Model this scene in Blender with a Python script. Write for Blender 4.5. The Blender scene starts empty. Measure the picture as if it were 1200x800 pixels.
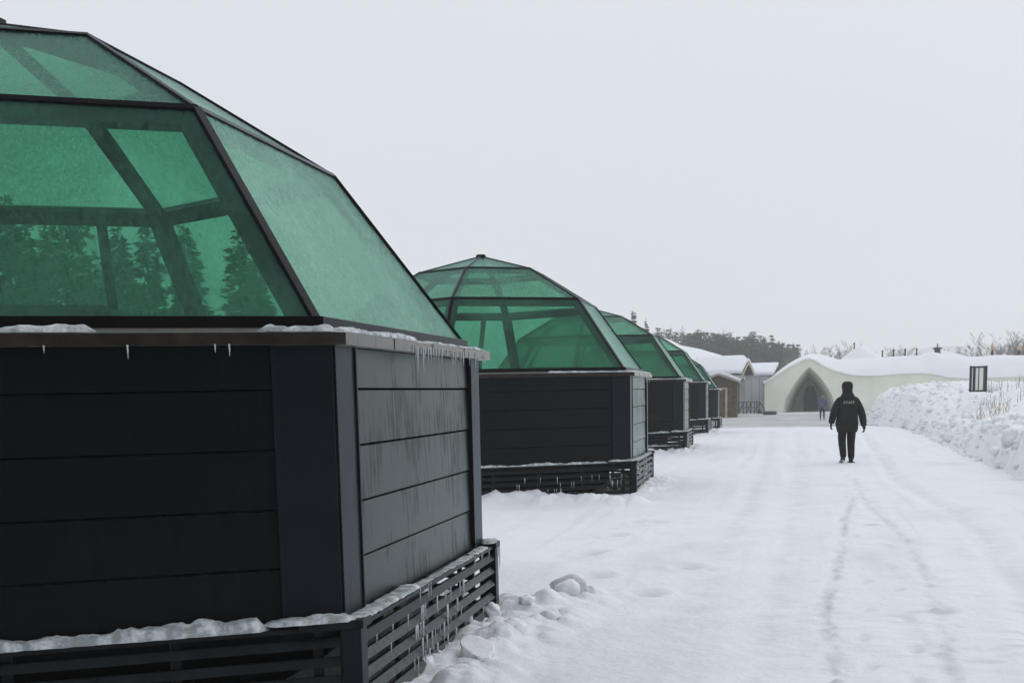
import bpy, bmesh, math, random
import numpy as np
from mathutils import Vector, Matrix, noise
PI = math.pi
R_ = math.radians
sc = bpy.context.scene
COL = sc.collection

# ------------------------------------------------------------------ camera
CF, CROLL, CPITCH, CYAW, CSY = 1440.2, -.0206, -.1387, .2002, 263.1
EYE = Vector((0, 0, 1.7))
FW = Vector((-math.sin(CYAW) * math.cos(CPITCH), math.cos(CYAW) * math.cos(CPITCH), math.sin(CPITCH)))
R0_ = Vector((math.cos(CYAW), math.sin(CYAW), 0))
U0_ = R0_.cross(FW)
RT = math.cos(CROLL) * R0_ + math.sin(CROLL) * U0_
UP = RT.cross(FW)
cam = bpy.data.cameras.new('camera')
cam_o = bpy.data.objects.new('camera', cam)
COL.objects.link(cam_o)
cam_o.matrix_world = Matrix(((RT.x, UP.x, -FW.x, EYE.x), (RT.y, UP.y, -FW.y, EYE.y), (RT.z, UP.z, -FW.z, EYE.z), (0, 0, 0, 1)))
cam.sensor_width = 36
cam.sensor_fit = 'HORIZONTAL'
cam.lens = 36 * CF / 1200
cam.shift_y = CSY / 1200
cam.clip_start = .05
cam.clip_end = 5000
sc.camera = cam_o


def ray(px, py):
    return FW + RT * ((px - 600) / CF) - UP * ((py - 400 - CSY) / CF)


def at(px, py, Y):
    d = ray(px, py)
    return EYE + d * (Y / d.y)


def gp(px, py, z=0):
    d = ray(px, py)
    return EYE + d * ((z - 1.7) / d.z)


# ------------------------------------------------------------------ world, sun, exposure
SUN_EL, SUN_AZ = R_(42), R_(35)      # azimuth measured from +Y towards +X
w = bpy.data.worlds.new('World')
sc.world = w
w.use_nodes = True
nt = w.node_tree
bg = nt.nodes['Background']
sky = nt.nodes.new('ShaderNodeTexSky')
sky.sky_type = 'NISHITA'
sky.sun_disc = False
sky.sun_elevation = SUN_EL
sky.sun_rotation = SUN_AZ
sky.dust_density = 5
sky.air_density = 1.0
hs = nt.nodes.new('ShaderNodeHueSaturation')
hs.inputs['Saturation'].default_value = .12
nt.links.new(sky.outputs[0], hs.inputs['Color'])
# a closed overcast deck: mostly even grey light with a little of the sky's own variation
mx = nt.nodes.new('ShaderNodeMixRGB')
mx.inputs['Fac'].default_value = .95
nt.links.new(hs.outputs[0], mx.inputs['Color1'])
mx.inputs['Color2'].default_value = (7.62, 7.95, 8.62, 1)
# overcast sky is a little dimmer towards the horizon
wtc = nt.nodes.new('ShaderNodeTexCoord')
wsx = nt.nodes.new('ShaderNodeSeparateXYZ')
nt.links.new(wtc.outputs['Generated'], wsx.inputs[0])
wmr = nt.nodes.new('ShaderNodeMapRange')
wmr.inputs['From Min'].default_value = 0
wmr.inputs['From Max'].default_value = .32
wmr.inputs['To Min'].default_value = .93
wmr.inputs['To Max'].default_value = 1.0
nt.links.new(wsx.outputs['Z'], wmr.inputs[0])
wmu = nt.nodes.new('ShaderNodeVectorMath'); wmu.operation = 'SCALE'
nt.links.new(mx.outputs[0], wmu.inputs[0]); nt.links.new(wmr.outputs[0], wmu.inputs['Scale'])
nt.links.new(wmu.outputs[0], bg.inputs['Color'])
bg.inputs['Strength'].default_value = .1
sun = bpy.data.lights.new('sun', 'SUN')
sun.energy = .62
sun.angle = R_(40)
sun.color = (1, .975, .94)
sun_o = bpy.data.objects.new('sun', sun)
COL.objects.link(sun_o)
sd = Vector((math.sin(SUN_AZ) * math.cos(SUN_EL), math.cos(SUN_AZ) * math.cos(SUN_EL), math.sin(SUN_EL)))
sun_o.rotation_euler = sd.to_track_quat('Z', 'Y').to_euler()
sc.view_settings.view_transform = 'Standard'
sc.view_settings.look = 'None'
sc.view_settings.exposure = 0
sc.view_settings.gamma = 1
sc.view_settings.use_curve_mapping = False
sc.render.engine = 'CYCLES'
cy = sc.cycles
cy.transparent_max_bounces = 40
cy.max_bounces = 8
cy.diffuse_bounces = 3
cy.glossy_bounces = 3
cy.transmission_bounces = 6
cy.volume_bounces = 2
cy.caustics_reflective = False
cy.caustics_refractive = False


# ------------------------------------------------------------------ materials
def mat(name, col, rough=.6, spec=.5, metal=0.0, noise_amt=0.0, nscale=5.0, bump=0.0, bscale=40.0, bdist=.01, col2=None, stretch=None):
    m = bpy.data.materials.new(name)
    m.use_nodes = True
    n = m.node_tree
    b = n.nodes['Principled BSDF']
    b.inputs['Base Color'].default_value = (*col, 1)
    b.inputs['Roughness'].default_value = rough
    b.inputs['Specular IOR Level'].default_value = spec
    b.inputs['Metallic'].default_value = metal
    tc = n.nodes.new('ShaderNodeTexCoord')
    mp = n.nodes.new('ShaderNodeMapping')
    n.links.new(tc.outputs['Object'], mp.inputs[0])
    if stretch:
        mp.inputs['Scale'].default_value = stretch
    if noise_amt or col2:
        t = n.nodes.new('ShaderNodeTexNoise')
        t.inputs['Scale'].default_value = nscale
        t.inputs['Detail'].default_value = 6
        n.links.new(mp.outputs[0], t.inputs['Vector'])
        r = n.nodes.new('ShaderNodeValToRGB')
        c2 = col2 or tuple(max(0, c * (1 - noise_amt)) for c in col)
        c1 = col if col2 else tuple(min(1, c * (1 + noise_amt)) for c in col)
        r.color_ramp.elements[0].position = .35
        r.color_ramp.elements[1].position = .65
        r.color_ramp.elements[0].color = (*c2, 1)
        r.color_ramp.elements[1].color = (*c1, 1)
        n.links.new(t.outputs['Fac'], r.inputs[0])
        n.links.new(r.outputs[0], b.inputs['Base Color'])
    if bump:
        t2 = n.nodes.new('ShaderNodeTexNoise')
        t2.inputs['Scale'].default_value = bscale
        t2.inputs['Detail'].default_value = 5
        n.links.new(mp.outputs[0], t2.inputs['Vector'])
        bp = n.nodes.new('ShaderNodeBump')
        bp.inputs['Strength'].default_value = bump
        bp.inputs['Distance'].default_value = bdist
        n.links.new(t2.outputs['Fac'], bp.inputs['Height'])
        n.links.new(bp.outputs[0], b.inputs['Normal'])
    return m


def snow_mat(name, a, bcol, bump=.5, s1=3.0, s2=30.0, lo=.3, hi=.7):
    m = bpy.data.materials.new(name)
    m.use_nodes = True
    n = m.node_tree
    b = n.nodes['Principled BSDF']
    b.inputs['Roughness'].default_value = .75
    b.inputs['Specular IOR Level'].default_value = .25
    tc = n.nodes.new('ShaderNodeTexCoord')
    t = n.nodes.new('ShaderNodeTexNoise')
    t.inputs['Scale'].default_value = s1
    t.inputs['Detail'].default_value = 8
    t.inputs['Roughness'].default_value = .65
    n.links.new(tc.outputs['Object'], t.inputs['Vector'])
    r = n.nodes.new('ShaderNodeValToRGB')
    r.color_ramp.elements[0].position = lo
    r.color_ramp.elements[1].position = hi
    r.color_ramp.elements[0].color = (*bcol, 1)
    r.color_ramp.elements[1].color = (*a, 1)
    n.links.new(t.outputs['Fac'], r.inputs[0])
    n.links.new(r.outputs[0], b.inputs['Base Color'])
    t2 = n.nodes.new('ShaderNodeTexNoise')
    t2.inputs['Scale'].default_value = s2
    t2.inputs['Detail'].default_value = 8
    t2.inputs['Roughness'].default_value = .6
    n.links.new(tc.outputs['Object'], t2.inputs['Vector'])
    bp = n.nodes.new('ShaderNodeBump')
    bp.inputs['Strength'].default_value = bump
    bp.inputs['Distance'].default_value = .02
    n.links.new(t2.outputs['Fac'], bp.inputs['Height'])
    n.links.new(bp.outputs[0], b.inputs['Normal'])
    return m


M_SNOW = snow_mat('packed_snow', (.865, .88, .905), (.79, .81, .84), .85, 1.3, 14)
_n = M_SNOW.node_tree          # pressed, icier snow in the tracks, its grey also painting shade the relief lacks
_a = _n.nodes.new('ShaderNodeAttribute'); _a.attribute_name = 'pack_shade'
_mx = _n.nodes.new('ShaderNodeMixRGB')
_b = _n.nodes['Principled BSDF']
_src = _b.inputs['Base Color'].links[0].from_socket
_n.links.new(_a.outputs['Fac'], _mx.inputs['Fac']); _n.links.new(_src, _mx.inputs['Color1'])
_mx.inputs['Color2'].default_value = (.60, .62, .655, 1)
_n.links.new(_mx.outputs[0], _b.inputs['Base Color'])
M_SNOWB = snow_mat('bank_snow', (.88, .895, .915), (.78, .80, .82), .7, 2.2, 9, .25, .55)
M_DIRTY = snow_mat('dirty_snow', (.84, .85, .86), (.52, .53, .53), .9, 5, 20, .3, .6)
M_RSNOW = snow_mat('roof_snow', (.87, .885, .91), (.82, .84, .87), .4, .5, 4)
M_ICESNOW = snow_mat('shaded_icy_snow', (.72, .76, .77), (.30, .34, .345), .8, 12, 50, .42, .62)  # icy grey snow, darkened further to carry the shade of its corner
M_ROAD = snow_mat('slushy_road', (.60, .61, .61), (.33, .33, .33), .4, .35, 6, .3, .7)


def schlick(n, f0, gain, power, normal=None):
    """angle dependent sheen factor, the same from both sides of a sheet"""
    g = n.nodes.new('ShaderNodeNewGeometry')
    d = n.nodes.new('ShaderNodeVectorMath'); d.operation = 'DOT_PRODUCT'
    n.links.new(g.outputs['Incoming'], d.inputs[0]); n.links.new(g.outputs['Normal'], d.inputs[1])
    a = n.nodes.new('ShaderNodeMath'); a.operation = 'ABSOLUTE'
    n.links.new(d.outputs['Value'], a.inputs[0])
    b = n.nodes.new('ShaderNodeMath'); b.operation = 'SUBTRACT'; b.inputs[0].default_value = 1; b.use_clamp = True
    n.links.new(a.outputs[0], b.inputs[1])
    c = n.nodes.new('ShaderNodeMath'); c.operation = 'POWER'; c.inputs[1].default_value = power
    n.links.new(b.outputs[0], c.inputs[0])
    e = n.nodes.new('ShaderNodeMath'); e.operation = 'MULTIPLY_ADD'; e.inputs[1].default_value = gain; e.inputs[2].default_value = f0
    n.links.new(c.outputs[0], e.inputs[0])
    return e.outputs[0]


def paint(name, col, f0=.006, gain=.6, power=4, rough=.3, streak=.3, grain=.12, vary=.25, vs=3.0, gcol=(.93, .97, 1)):
    m = bpy.data.materials.new(name)
    m.use_nodes = True
    n = m.node_tree
    for x in list(n.nodes): n.nodes.remove(x)
    L = n.links.new
    out = n.nodes.new('ShaderNodeOutputMaterial')
    df = n.nodes.new('ShaderNodeBsdfDiffuse'); gl = n.nodes.new('ShaderNodeBsdfGlossy')
    gl.inputs['Color'].default_value = (*gcol, 1)
    tc = n.nodes.new('ShaderNodeTexCoord')
    mp = n.nodes.new('ShaderNodeMapping'); mp.inputs['Scale'].default_value = (1, 1, .08)
    L(tc.outputs['Object'], mp.inputs[0])
    st = n.nodes.new('ShaderNodeTexNoise'); st.inputs['Scale'].default_value = 30; st.inputs['Detail'].default_value = 6
    L(mp.outputs[0], st.inputs['Vector'])
    br = n.nodes.new('ShaderNodeTexNoise'); br.inputs['Scale'].default_value = vs; br.inputs['Detail'].default_value = 5
    L(tc.outputs['Object'], br.inputs['Vector'])
    r = n.nodes.new('ShaderNodeValToRGB')
    r.color_ramp.elements[0].position = .35; r.color_ramp.elements[1].position = .65
    r.color_ramp.elements[0].color = (*[c * (1 - vary) for c in col], 1)
    r.color_ramp.elements[1].color = (*[c * (1 + vary) for c in col], 1)
    L(br.outputs['Fac'], r.inputs[0]); L(r.outputs[0], df.inputs['Color'])
    # water runs: local streaks only where the broad noise allows them
    mu = n.nodes.new('ShaderNodeMath'); mu.operation = 'MULTIPLY'
    L(st.outputs['Fac'], mu.inputs[0]); L(br.outputs['Fac'], mu.inputs[1])
    k = n.nodes.new('ShaderNodeMapRange')
    k.inputs['From Min'].default_value = .27; k.inputs['From Max'].default_value = .36
    k.inputs['To Min'].default_value = 1; k.inputs['To Max'].default_value = 1 - streak
    L(mu.outputs[0], k.inputs[0])
    f = schlick(n, f0, gain, power)
    fm = n.nodes.new('ShaderNodeMath'); fm.operation = 'MULTIPLY'; fm.use_clamp = True
    L(f, fm.inputs[0]); L(k.outputs[0], fm.inputs[1])
    gl.inputs['Roughness'].default_value = rough
    gn = n.nodes.new('ShaderNodeTexNoise'); gn.inputs['Scale'].default_value = 150; gn.inputs['Detail'].default_value = 3
    L(tc.outputs['Object'], gn.inputs['Vector'])
    bp = n.nodes.new('ShaderNodeBump'); bp.inputs['Strength'].default_value = grain; bp.inputs['Distance'].default_value = .004
    L(gn.outputs['Fac'], bp.inputs['Height']); L(bp.outputs[0], gl.inputs['Normal']); L(bp.outputs[0], df.inputs['Normal'])
    ms = n.nodes.new('ShaderNodeMixShader')
    L(fm.outputs[0], ms.inputs[0]); L(df.outputs[0], ms.inputs[1]); L(gl.outputs[0], ms.inputs[2])
    L(ms.outputs[0], out.inputs[0])
    return m


M_WALL = paint('anthracite_paint', (.0046, .0060, .0066), gain=.70, streak=.34, gcol=(.88, .97, .95), rough=.28, grain=.18)
M_BOARD = paint('slate_blue_trim', (.0085, .0115, .0155), gain=.45, streak=.15, gcol=(.90, .96, 1))
M_SLAT = paint('weathered_slat', (.0075, .0095, .0110), f0=.010, gain=.36, streak=.2, rough=.3, vary=.5, vs=8)
M_SLATICE = paint('iced_slat', (.016, .020, .022), f0=.03, gain=.45, streak=.3, rough=.2, grain=.6, vary=.7, vs=14)
M_FASCIA = paint('brown_flashing', (.024, .019, .0145), f0=.012, gain=.75, power=3.2, streak=.2, rough=.35, vary=.4, vs=8, gcol=(1, .98, .95))
M_FRAME = paint('black_frame', (.0060, .0052, .0052), f0=.006, gain=.35, streak=.1, rough=.35)
M_INNER = mat('inner_frame', (.010, .014, .014), .6, .1)
M_SEAM = mat('seam', (.002, .002, .002), .9, .0)
M_FLOOR = mat('dark_floor', (.05, .05, .05), .6)
M_LINEN = mat('bedding', (.35, .36, .37), .9)


def glass_mat(frost, name):
    m = bpy.data.materials.new(name)
    m.use_nodes = True
    n = m.node_tree
    for x in list(n.nodes):
        n.nodes.remove(x)
    L = n.links.new
    out = n.nodes.new('ShaderNodeOutputMaterial')
    tr = n.nodes.new('ShaderNodeBsdfTransparent')
    tr.inputs[0].default_value = (.560, .800, .700, 1)
    gl = n.nodes.new('ShaderNodeBsdfGlossy')
    gl.inputs['Roughness'].default_value = .07
    gl.inputs['Color'].default_value = (.60, .82, .74, 1)
    fr = schlick(n, .022, .80, 5)
    d1 = n.nodes.new('ShaderNodeBsdfDiffuse')
    d1.inputs['Color'].default_value = (.20, .52, .38, 1)
    d2 = n.nodes.new('ShaderNodeBsdfTranslucent')
    d2.inputs['Color'].default_value = (.22, .58, .42, 1)
    df = n.nodes.new('ShaderNodeMixShader'); df.inputs[0].default_value = .5
    L(d1.outputs[0], df.inputs[1]); L(d2.outputs[0], df.inputs[2])
    tc = n.nodes.new('ShaderNodeTexCoord')
    mp = n.nodes.new('ShaderNodeMapping')
    mp.inputs['Scale'].default_value = (1, 1, .09)
    L(tc.outputs['Object'], mp.inputs[0])
    st = n.nodes.new('ShaderNodeTexNoise')          # running meltwater streaks
    st.inputs['Scale'].default_value = 34
    st.inputs['Detail'].default_value = 6
    st.inputs['Roughness'].default_value = .7
    L(mp.outputs[0], st.inputs['Vector'])
    gr = n.nodes.new('ShaderNodeTexNoise')          # fine beads of water
    gr.inputs['Scale'].default_value = 130
    gr.inputs['Detail'].default_value = 3
    L(tc.outputs['Object'], gr.inputs['Vector'])
    bg_ = n.nodes.new('ShaderNodeTexNoise')         # broad patches
    bg_.inputs['Scale'].default_value = 1.3
    bg_.inputs['Detail'].default_value = 4
    L(tc.outputs['Object'], bg_.inputs['Vector'])
    a = n.nodes.new('ShaderNodeMath'); a.operation = 'MULTIPLY'
    L(st.outputs['Fac'], a.inputs[0]); L(bg_.outputs['Fac'], a.inputs[1])
    b = n.nodes.new('ShaderNodeMath'); b.operation = 'MULTIPLY'
    L(a.outputs[0], b.inputs[0]); L(gr.outputs['Fac'], b.inputs[1])
    r = n.nodes.new('ShaderNodeMapRange')
    r.inputs['From Min'].default_value = .075
    r.inputs['From Max'].default_value = .185
    r.inputs['To Min'].default_value = 0
    r.inputs['To Max'].default_value = frost
    L(b.outputs[0], r.inputs[0])
    m1 = n.nodes.new('ShaderNodeMixShader')
    L(r.outputs[0], m1.inputs[0]); L(tr.outputs[0], m1.inputs[1]); L(df.outputs[0], m1.inputs[2])
    m2 = n.nodes.new('ShaderNodeMixShader')
    L(fr, m2.inputs[0]); L(m1.outputs[0], m2.inputs[1]); L(gl.outputs[0], m2.inputs[2])
    bp = n.nodes.new('ShaderNodeBump')
    bp.inputs['Strength'].default_value = .8
    bp.inputs['Distance'].default_value = .012
    L(b.outputs[0], bp.inputs['Height'])
    L(bp.outputs[0], gl.inputs['Normal'])
    L(m2.outputs[0], out.inputs[0])
    return m


M_GLASS = glass_mat(.26, 'green_tinted_glass')
M_GLASSU = glass_mat(.50, 'misted_green_glass')
M_GLASSW = glass_mat(.95, 'wet_green_glass')
M_ICE = bpy.data.materials.new('clear_ice')
M_ICE.use_nodes = True
_n = M_ICE.node_tree
_b = _n.nodes['Principled BSDF']
_b.inputs['Base Color'].default_value = (.66, .71, .73, 1)
_b.inputs['Roughness'].default_value = .12
_t = _n.nodes.new('ShaderNodeBsdfTransparent')
_m = _n.nodes.new('ShaderNodeMixShader')
_m.inputs[0].default_value = .82
_n.links.new(_t.outputs[0], _m.inputs[1]); _n.links.new(_b.outputs[0], _m.inputs[2])
_n.links.new(_m.outputs[0], _n.nodes['Material Output'].inputs[0])


# ------------------------------------------------------------------ mesh helpers
class MB:
    def __init__(self):
        self.v = []
        self.f = []

    def add(self, vs, fs):
        o = len(self.v)
        self.v += [tuple(p) for p in vs]
        self.f += [tuple(i + o for i in q) for q in fs]

    def hexa(self, c):          # 8 corners: bottom ring 0-3, top ring 4-7
        self.add(c, [(0, 3, 2, 1), (4, 5, 6, 7), (0, 1, 5, 4), (1, 2, 6, 5), (2, 3, 7, 6), (3, 0, 4, 7)])

    def box(self, x0, x1, y0, y1, z0, z1):
        self.hexa([(x0, y0, z0), (x1, y0, z0), (x1, y1, z0), (x0, y1, z0), (x0, y0, z1), (x1, y0, z1), (x1, y1, z1), (x0, y1, z1)])

    def beam(self, p0, p1, wd, d, n, off=0., side=0.):   # width across, depth along n from off-d to off
        p0, p1, n = Vector(p0), Vector(p1), Vector(n).normalized()
        t = (p1 - p0).normalized()
        n = (n - t * n.dot(t)).normalized()
        s = t.cross(n)
        c = []
        for e in (off - d, off):
            for p, sg in ((p0, -1), (p1, -1), (p1, 1), (p0, 1)):
                c.append(p + s * (sg * wd / 2 + side) + n * e)
        self.hexa(c)

    def tube(self, pts, rad, seg=8, cap=True):
        pts = [Vector(p) for p in pts]
        o = len(self.v)
        ref = Vector((0, 0, 1))
        for i, p in enumerate(pts):
            t = (pts[min(i + 1, len(pts) - 1)] - pts[max(i - 1, 0)]).normalized()
            a = t.cross(ref)
            if a.length < .1:
                a = t.cross(Vector((1, 0, 0)))
            a.normalize()
            b = t.cross(a)
            r = rad[i] if isinstance(rad, (list, tuple)) else rad
            for k in range(seg):
                an = 2 * PI * k / seg
                self.v.append(tuple(p + a * math.cos(an) * r + b * math.sin(an) * r))
        for i in range(len(pts) - 1):
            for k in range(seg):
                self.f.append((o + i * seg + k, o + i * seg + (k + 1) % seg, o + (i + 1) * seg + (k + 1) % seg, o + (i + 1) * seg + k))
        if cap:
            self.f.append(tuple(o + k for k in range(seg))[::-1])
            self.f.append(tuple(o + (len(pts) - 1) * seg + k for k in range(seg)))

    def build(self, name, material, parent=None, smooth=False, bevel=0):
        me = bpy.data.meshes.new(name)
        me.from_pydata(self.v, [], self.f)
        if not smooth or bevel:
            bm = bmesh.new(); bm.from_mesh(me)
            bmesh.ops.recalc_face_normals(bm, faces=bm.faces)
            if bevel:
                bmesh.ops.bevel(bm, geom=list(bm.edges), offset=bevel, segments=1, affect='EDGES', clamp_overlap=True)
            bm.to_mesh(me); bm.free()
        me.materials.append(material)
        if smooth:
            me.polygons.foreach_set('use_smooth', [True] * len(me.polygons))
        o = bpy.data.objects.new(name, me)
        COL.objects.link(o)
        if parent:
            o.parent = parent
        return o


def tag(o, label=None, cat=None, group=None, kind=None):
    if label: o['label'] = label
    if cat: o['category'] = cat
    if group: o['group'] = group
    if kind: o['kind'] = kind
    return o


def empty(name, loc, label, cat, group=None, rz=0):
    o = bpy.data.objects.new(name, None)
    o.location = loc
    o.rotation_euler.z = rz
    o.empty_display_size = .3
    COL.objects.link(o)
    return tag(o, label, cat, group)


def mesh_np(name, V, F, material, smooth=True, parent=None):
    me = bpy.data.meshes.new(name)
    me.vertices.add(len(V)); me.vertices.foreach_set('co', np.asarray(V, dtype=np.float32).ravel())
    F = np.asarray(F, dtype=np.int32)
    k = F.shape[1]
    me.loops.add(F.size); me.loops.foreach_set('vertex_index', F.ravel())
    me.polygons.add(len(F))
    me.polygons.foreach_set('loop_start', np.arange(0, F.size, k, dtype=np.int32))
    me.polygons.foreach_set('loop_total', np.full(len(F), k, dtype=np.int32))
    if smooth:
        me.polygons.foreach_set('use_smooth', np.ones(len(F), dtype=bool))
    me.update(); me.validate()
    if material: me.materials.append(material)
    o = bpy.data.objects.new(name, me)
    COL.objects.link(o)
    if parent: o.parent = parent
    return o


def grid_faces(nr, nc):
    i = np.arange((nr - 1) * nc).reshape(nr - 1, nc)[:, :-1].ravel()
    return np.stack([i, i + 1, i + nc + 1, i + nc], 1)


def children_of(o):
    return [c for c in bpy.data.objects if c.parent == o]


# numpy value noise
_rs = np.random.RandomState(7)
_T = _rs.rand(256, 256)


def vn(x, y):
    xi = np.floor(x).astype(int); yi = np.floor(y).astype(int)
    fx = x - xi; fy = y - yi
    fx = fx * fx * (3 - 2 * fx); fy = fy * fy * (3 - 2 * fy)
    a = _T[xi & 255, yi & 255]; b = _T[(xi + 1) & 255, yi & 255]
    c = _T[xi & 255, (yi + 1) & 255]; d = _T[(xi + 1) & 255, (yi + 1) & 255]
    return (a * (1 - fx) + b * fx) * (1 - fy) + (c * (1 - fx) + d * fx) * fy - .5


def fbm(x, y, o=4, g=.5):
    s = 0; a = 1
    for k in range(o):
        s = s + a * vn(x * 2 ** k + 17.3 * k, y * 2 ** k + 5.1 * k); a *= g
    return s


def lumps(x, y, cell, seed, dens=.5):
    """scattered rounded clods: worley based domes"""
    X = x / cell; Y = y / cell
    xi = np.floor(X).astype(int); yi = np.floor(Y).astype(int)
    h = np.zeros_like(X)
    for dx in (-1, 0, 1):
        for dy in (-1, 0, 1):
            a = (xi + dx + seed * 31) & 255; b = (yi + dy + seed * 57) & 255
            r1 = _T[a, b]; r2 = _T[b, a]; r3 = _T[(a + 77) & 255, (b + 31) & 255]; r4 = _T[(a + 7) & 255, (b + 131) & 255]
            cx = xi + dx + .2 + .6 * r1; cy_ = yi + dy + .2 + .6 * r2
            rad = (.25 + .45 * r3)
            d = ((X - cx) ** 2 + (Y - cy_) ** 2) / rad ** 2
            hh = np.sqrt(np.clip(1 - d, 0, 1)) * rad * (r4 < dens)
            h = np.maximum(h, hh)
    return h * cell


# ------------------------------------------------------------------ ground
ROW_X, ROW_Y, ROW_S = -4.911, 7.577, 14.407
RW, RC, RE = 3.241, 3.363, 3.345


def base_h(y):
    t = np.clip((y - 50) / 26, 0, 1)
    return -.45 * t * t * (3 - 2 * t)


def seg_dist(x, y, pts):
    best = np.full(x.shape, 1e9)
    for (ax, ay), (bx, by) in zip(pts[:-1], pts[1:]):
        L = (bx - ax) ** 2 + (by - ay) ** 2
        t = np.clip(((x - ax) * (bx - ax) + (y - ay) * (by - ay)) / L, 0, 1)
        d = np.hypot(x - ax - t * (bx - ax), y - ay - t * (by - ay))
        best = np.minimum(best, d)
    return best


def pix_path(pts):
    return [tuple(gp(a, b)[:2]) for a, b in pts]


P_RUT1 = pix_path([(985, 830), (972, 760), (970, 705), (990, 640), (990, 610), (1003, 580)])
P_RUT2 = pix_path([(1125, 830), (1110, 760), (1095, 690), (1060, 630), (1015, 590), (1003, 560)])
P_RUT3 = pix_path([(1260, 800), (1200, 690), (1150, 620), (1090, 585), (1050, 560), (1020, 520), (1010, 505)])
P_RUT4 = pix_path([(760, 830), (800, 730), (850, 640), (880, 590), (900, 540), (905, 505)])
P_RUT5 = pix_path([(880, 830), (905, 720), (925, 640), (935, 580), (938, 530), (935, 505)])
P_BERM = pix_path([(520, 830), (590, 765), (640, 722), (672, 700)])
P_DRIFT = pix_path([(560, 596), (600, 588), (640, 590), (690, 588), (740, 592)])
HOLES = [gp(a, b) for a, b in ((752, 612), (770, 612), (722, 627), (690, 650), (700, 648), (806, 664), (700, 675), (758, 695))]


_fr = random.Random(77)
STEPS = []
for (P_, n_) in ((pix_path([(1060, 830), (1040, 720), (1020, 640), (1005, 580), (994, 548)]), 22), (pix_path([(700, 640), (735, 612), (790, 600)]), 5)):
    for q_ in range(n_):
        t_ = (q_ + _fr.uniform(-.3, .3)) / n_ * (len(P_) - 1)
        i_ = max(0, min(len(P_) - 2, int(t_))); f_ = t_ - i_
        a_, b_ = P_[i_], P_[i_ + 1]
        dx_, dy_ = b_[0] - a_[0], b_[1] - a_[1]; l_ = math.hypot(dx_, dy_)
        sd_ = (1 if q_ % 2 else -1) * _fr.uniform(.08, .2)
        STEPS.append((a_[0] + dx_ * f_ + dy_ / l_ * sd_, a_[1] + dy_ * f_ - dx_ / l_ * sd_, math.atan2(dy_, dx_) + _fr.uniform(-.25, .25)))


def step_mask(x, y):
    m = np.zeros(x.shape)
    for (a, b, r) in STEPS:
        k = (np.abs(x - a) < .4) & (np.abs(y - b) < .4)
        if not k.any(): continue
        u = (x[k] - a) * math.cos(r) + (y[k] - b) * math.sin(r); v = -(x[k] - a) * math.sin(r) + (y[k] - b) * math.cos(r)
        m[k] = np.maximum(m[k], np.exp(-((u / .13) ** 4 + (v / .05) ** 4)) * (.35 + .65 * np.clip(.5 + 1.6 * vn(x[k] * 11, y[k] * 11), 0, 1)))
    return m


def pack_shade_mask(x, y):
    """snow pressed to greyer ice by feet and wheels, dent shading painted in"""
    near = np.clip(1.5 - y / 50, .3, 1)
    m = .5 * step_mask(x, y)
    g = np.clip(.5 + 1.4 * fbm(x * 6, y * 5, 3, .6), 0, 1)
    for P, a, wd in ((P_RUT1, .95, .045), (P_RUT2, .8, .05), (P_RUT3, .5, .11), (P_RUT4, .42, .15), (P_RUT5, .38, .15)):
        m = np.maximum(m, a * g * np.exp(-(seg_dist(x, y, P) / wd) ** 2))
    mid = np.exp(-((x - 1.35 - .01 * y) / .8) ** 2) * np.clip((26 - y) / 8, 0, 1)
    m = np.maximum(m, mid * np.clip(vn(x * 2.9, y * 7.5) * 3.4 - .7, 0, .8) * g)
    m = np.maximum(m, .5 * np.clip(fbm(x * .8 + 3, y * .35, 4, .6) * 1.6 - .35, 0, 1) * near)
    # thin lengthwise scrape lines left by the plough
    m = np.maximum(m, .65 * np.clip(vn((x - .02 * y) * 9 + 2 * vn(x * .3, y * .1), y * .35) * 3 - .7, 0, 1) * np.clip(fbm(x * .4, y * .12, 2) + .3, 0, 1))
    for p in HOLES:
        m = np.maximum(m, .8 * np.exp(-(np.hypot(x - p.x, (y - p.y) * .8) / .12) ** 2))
    return np.clip(m, 0, 1)


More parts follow.
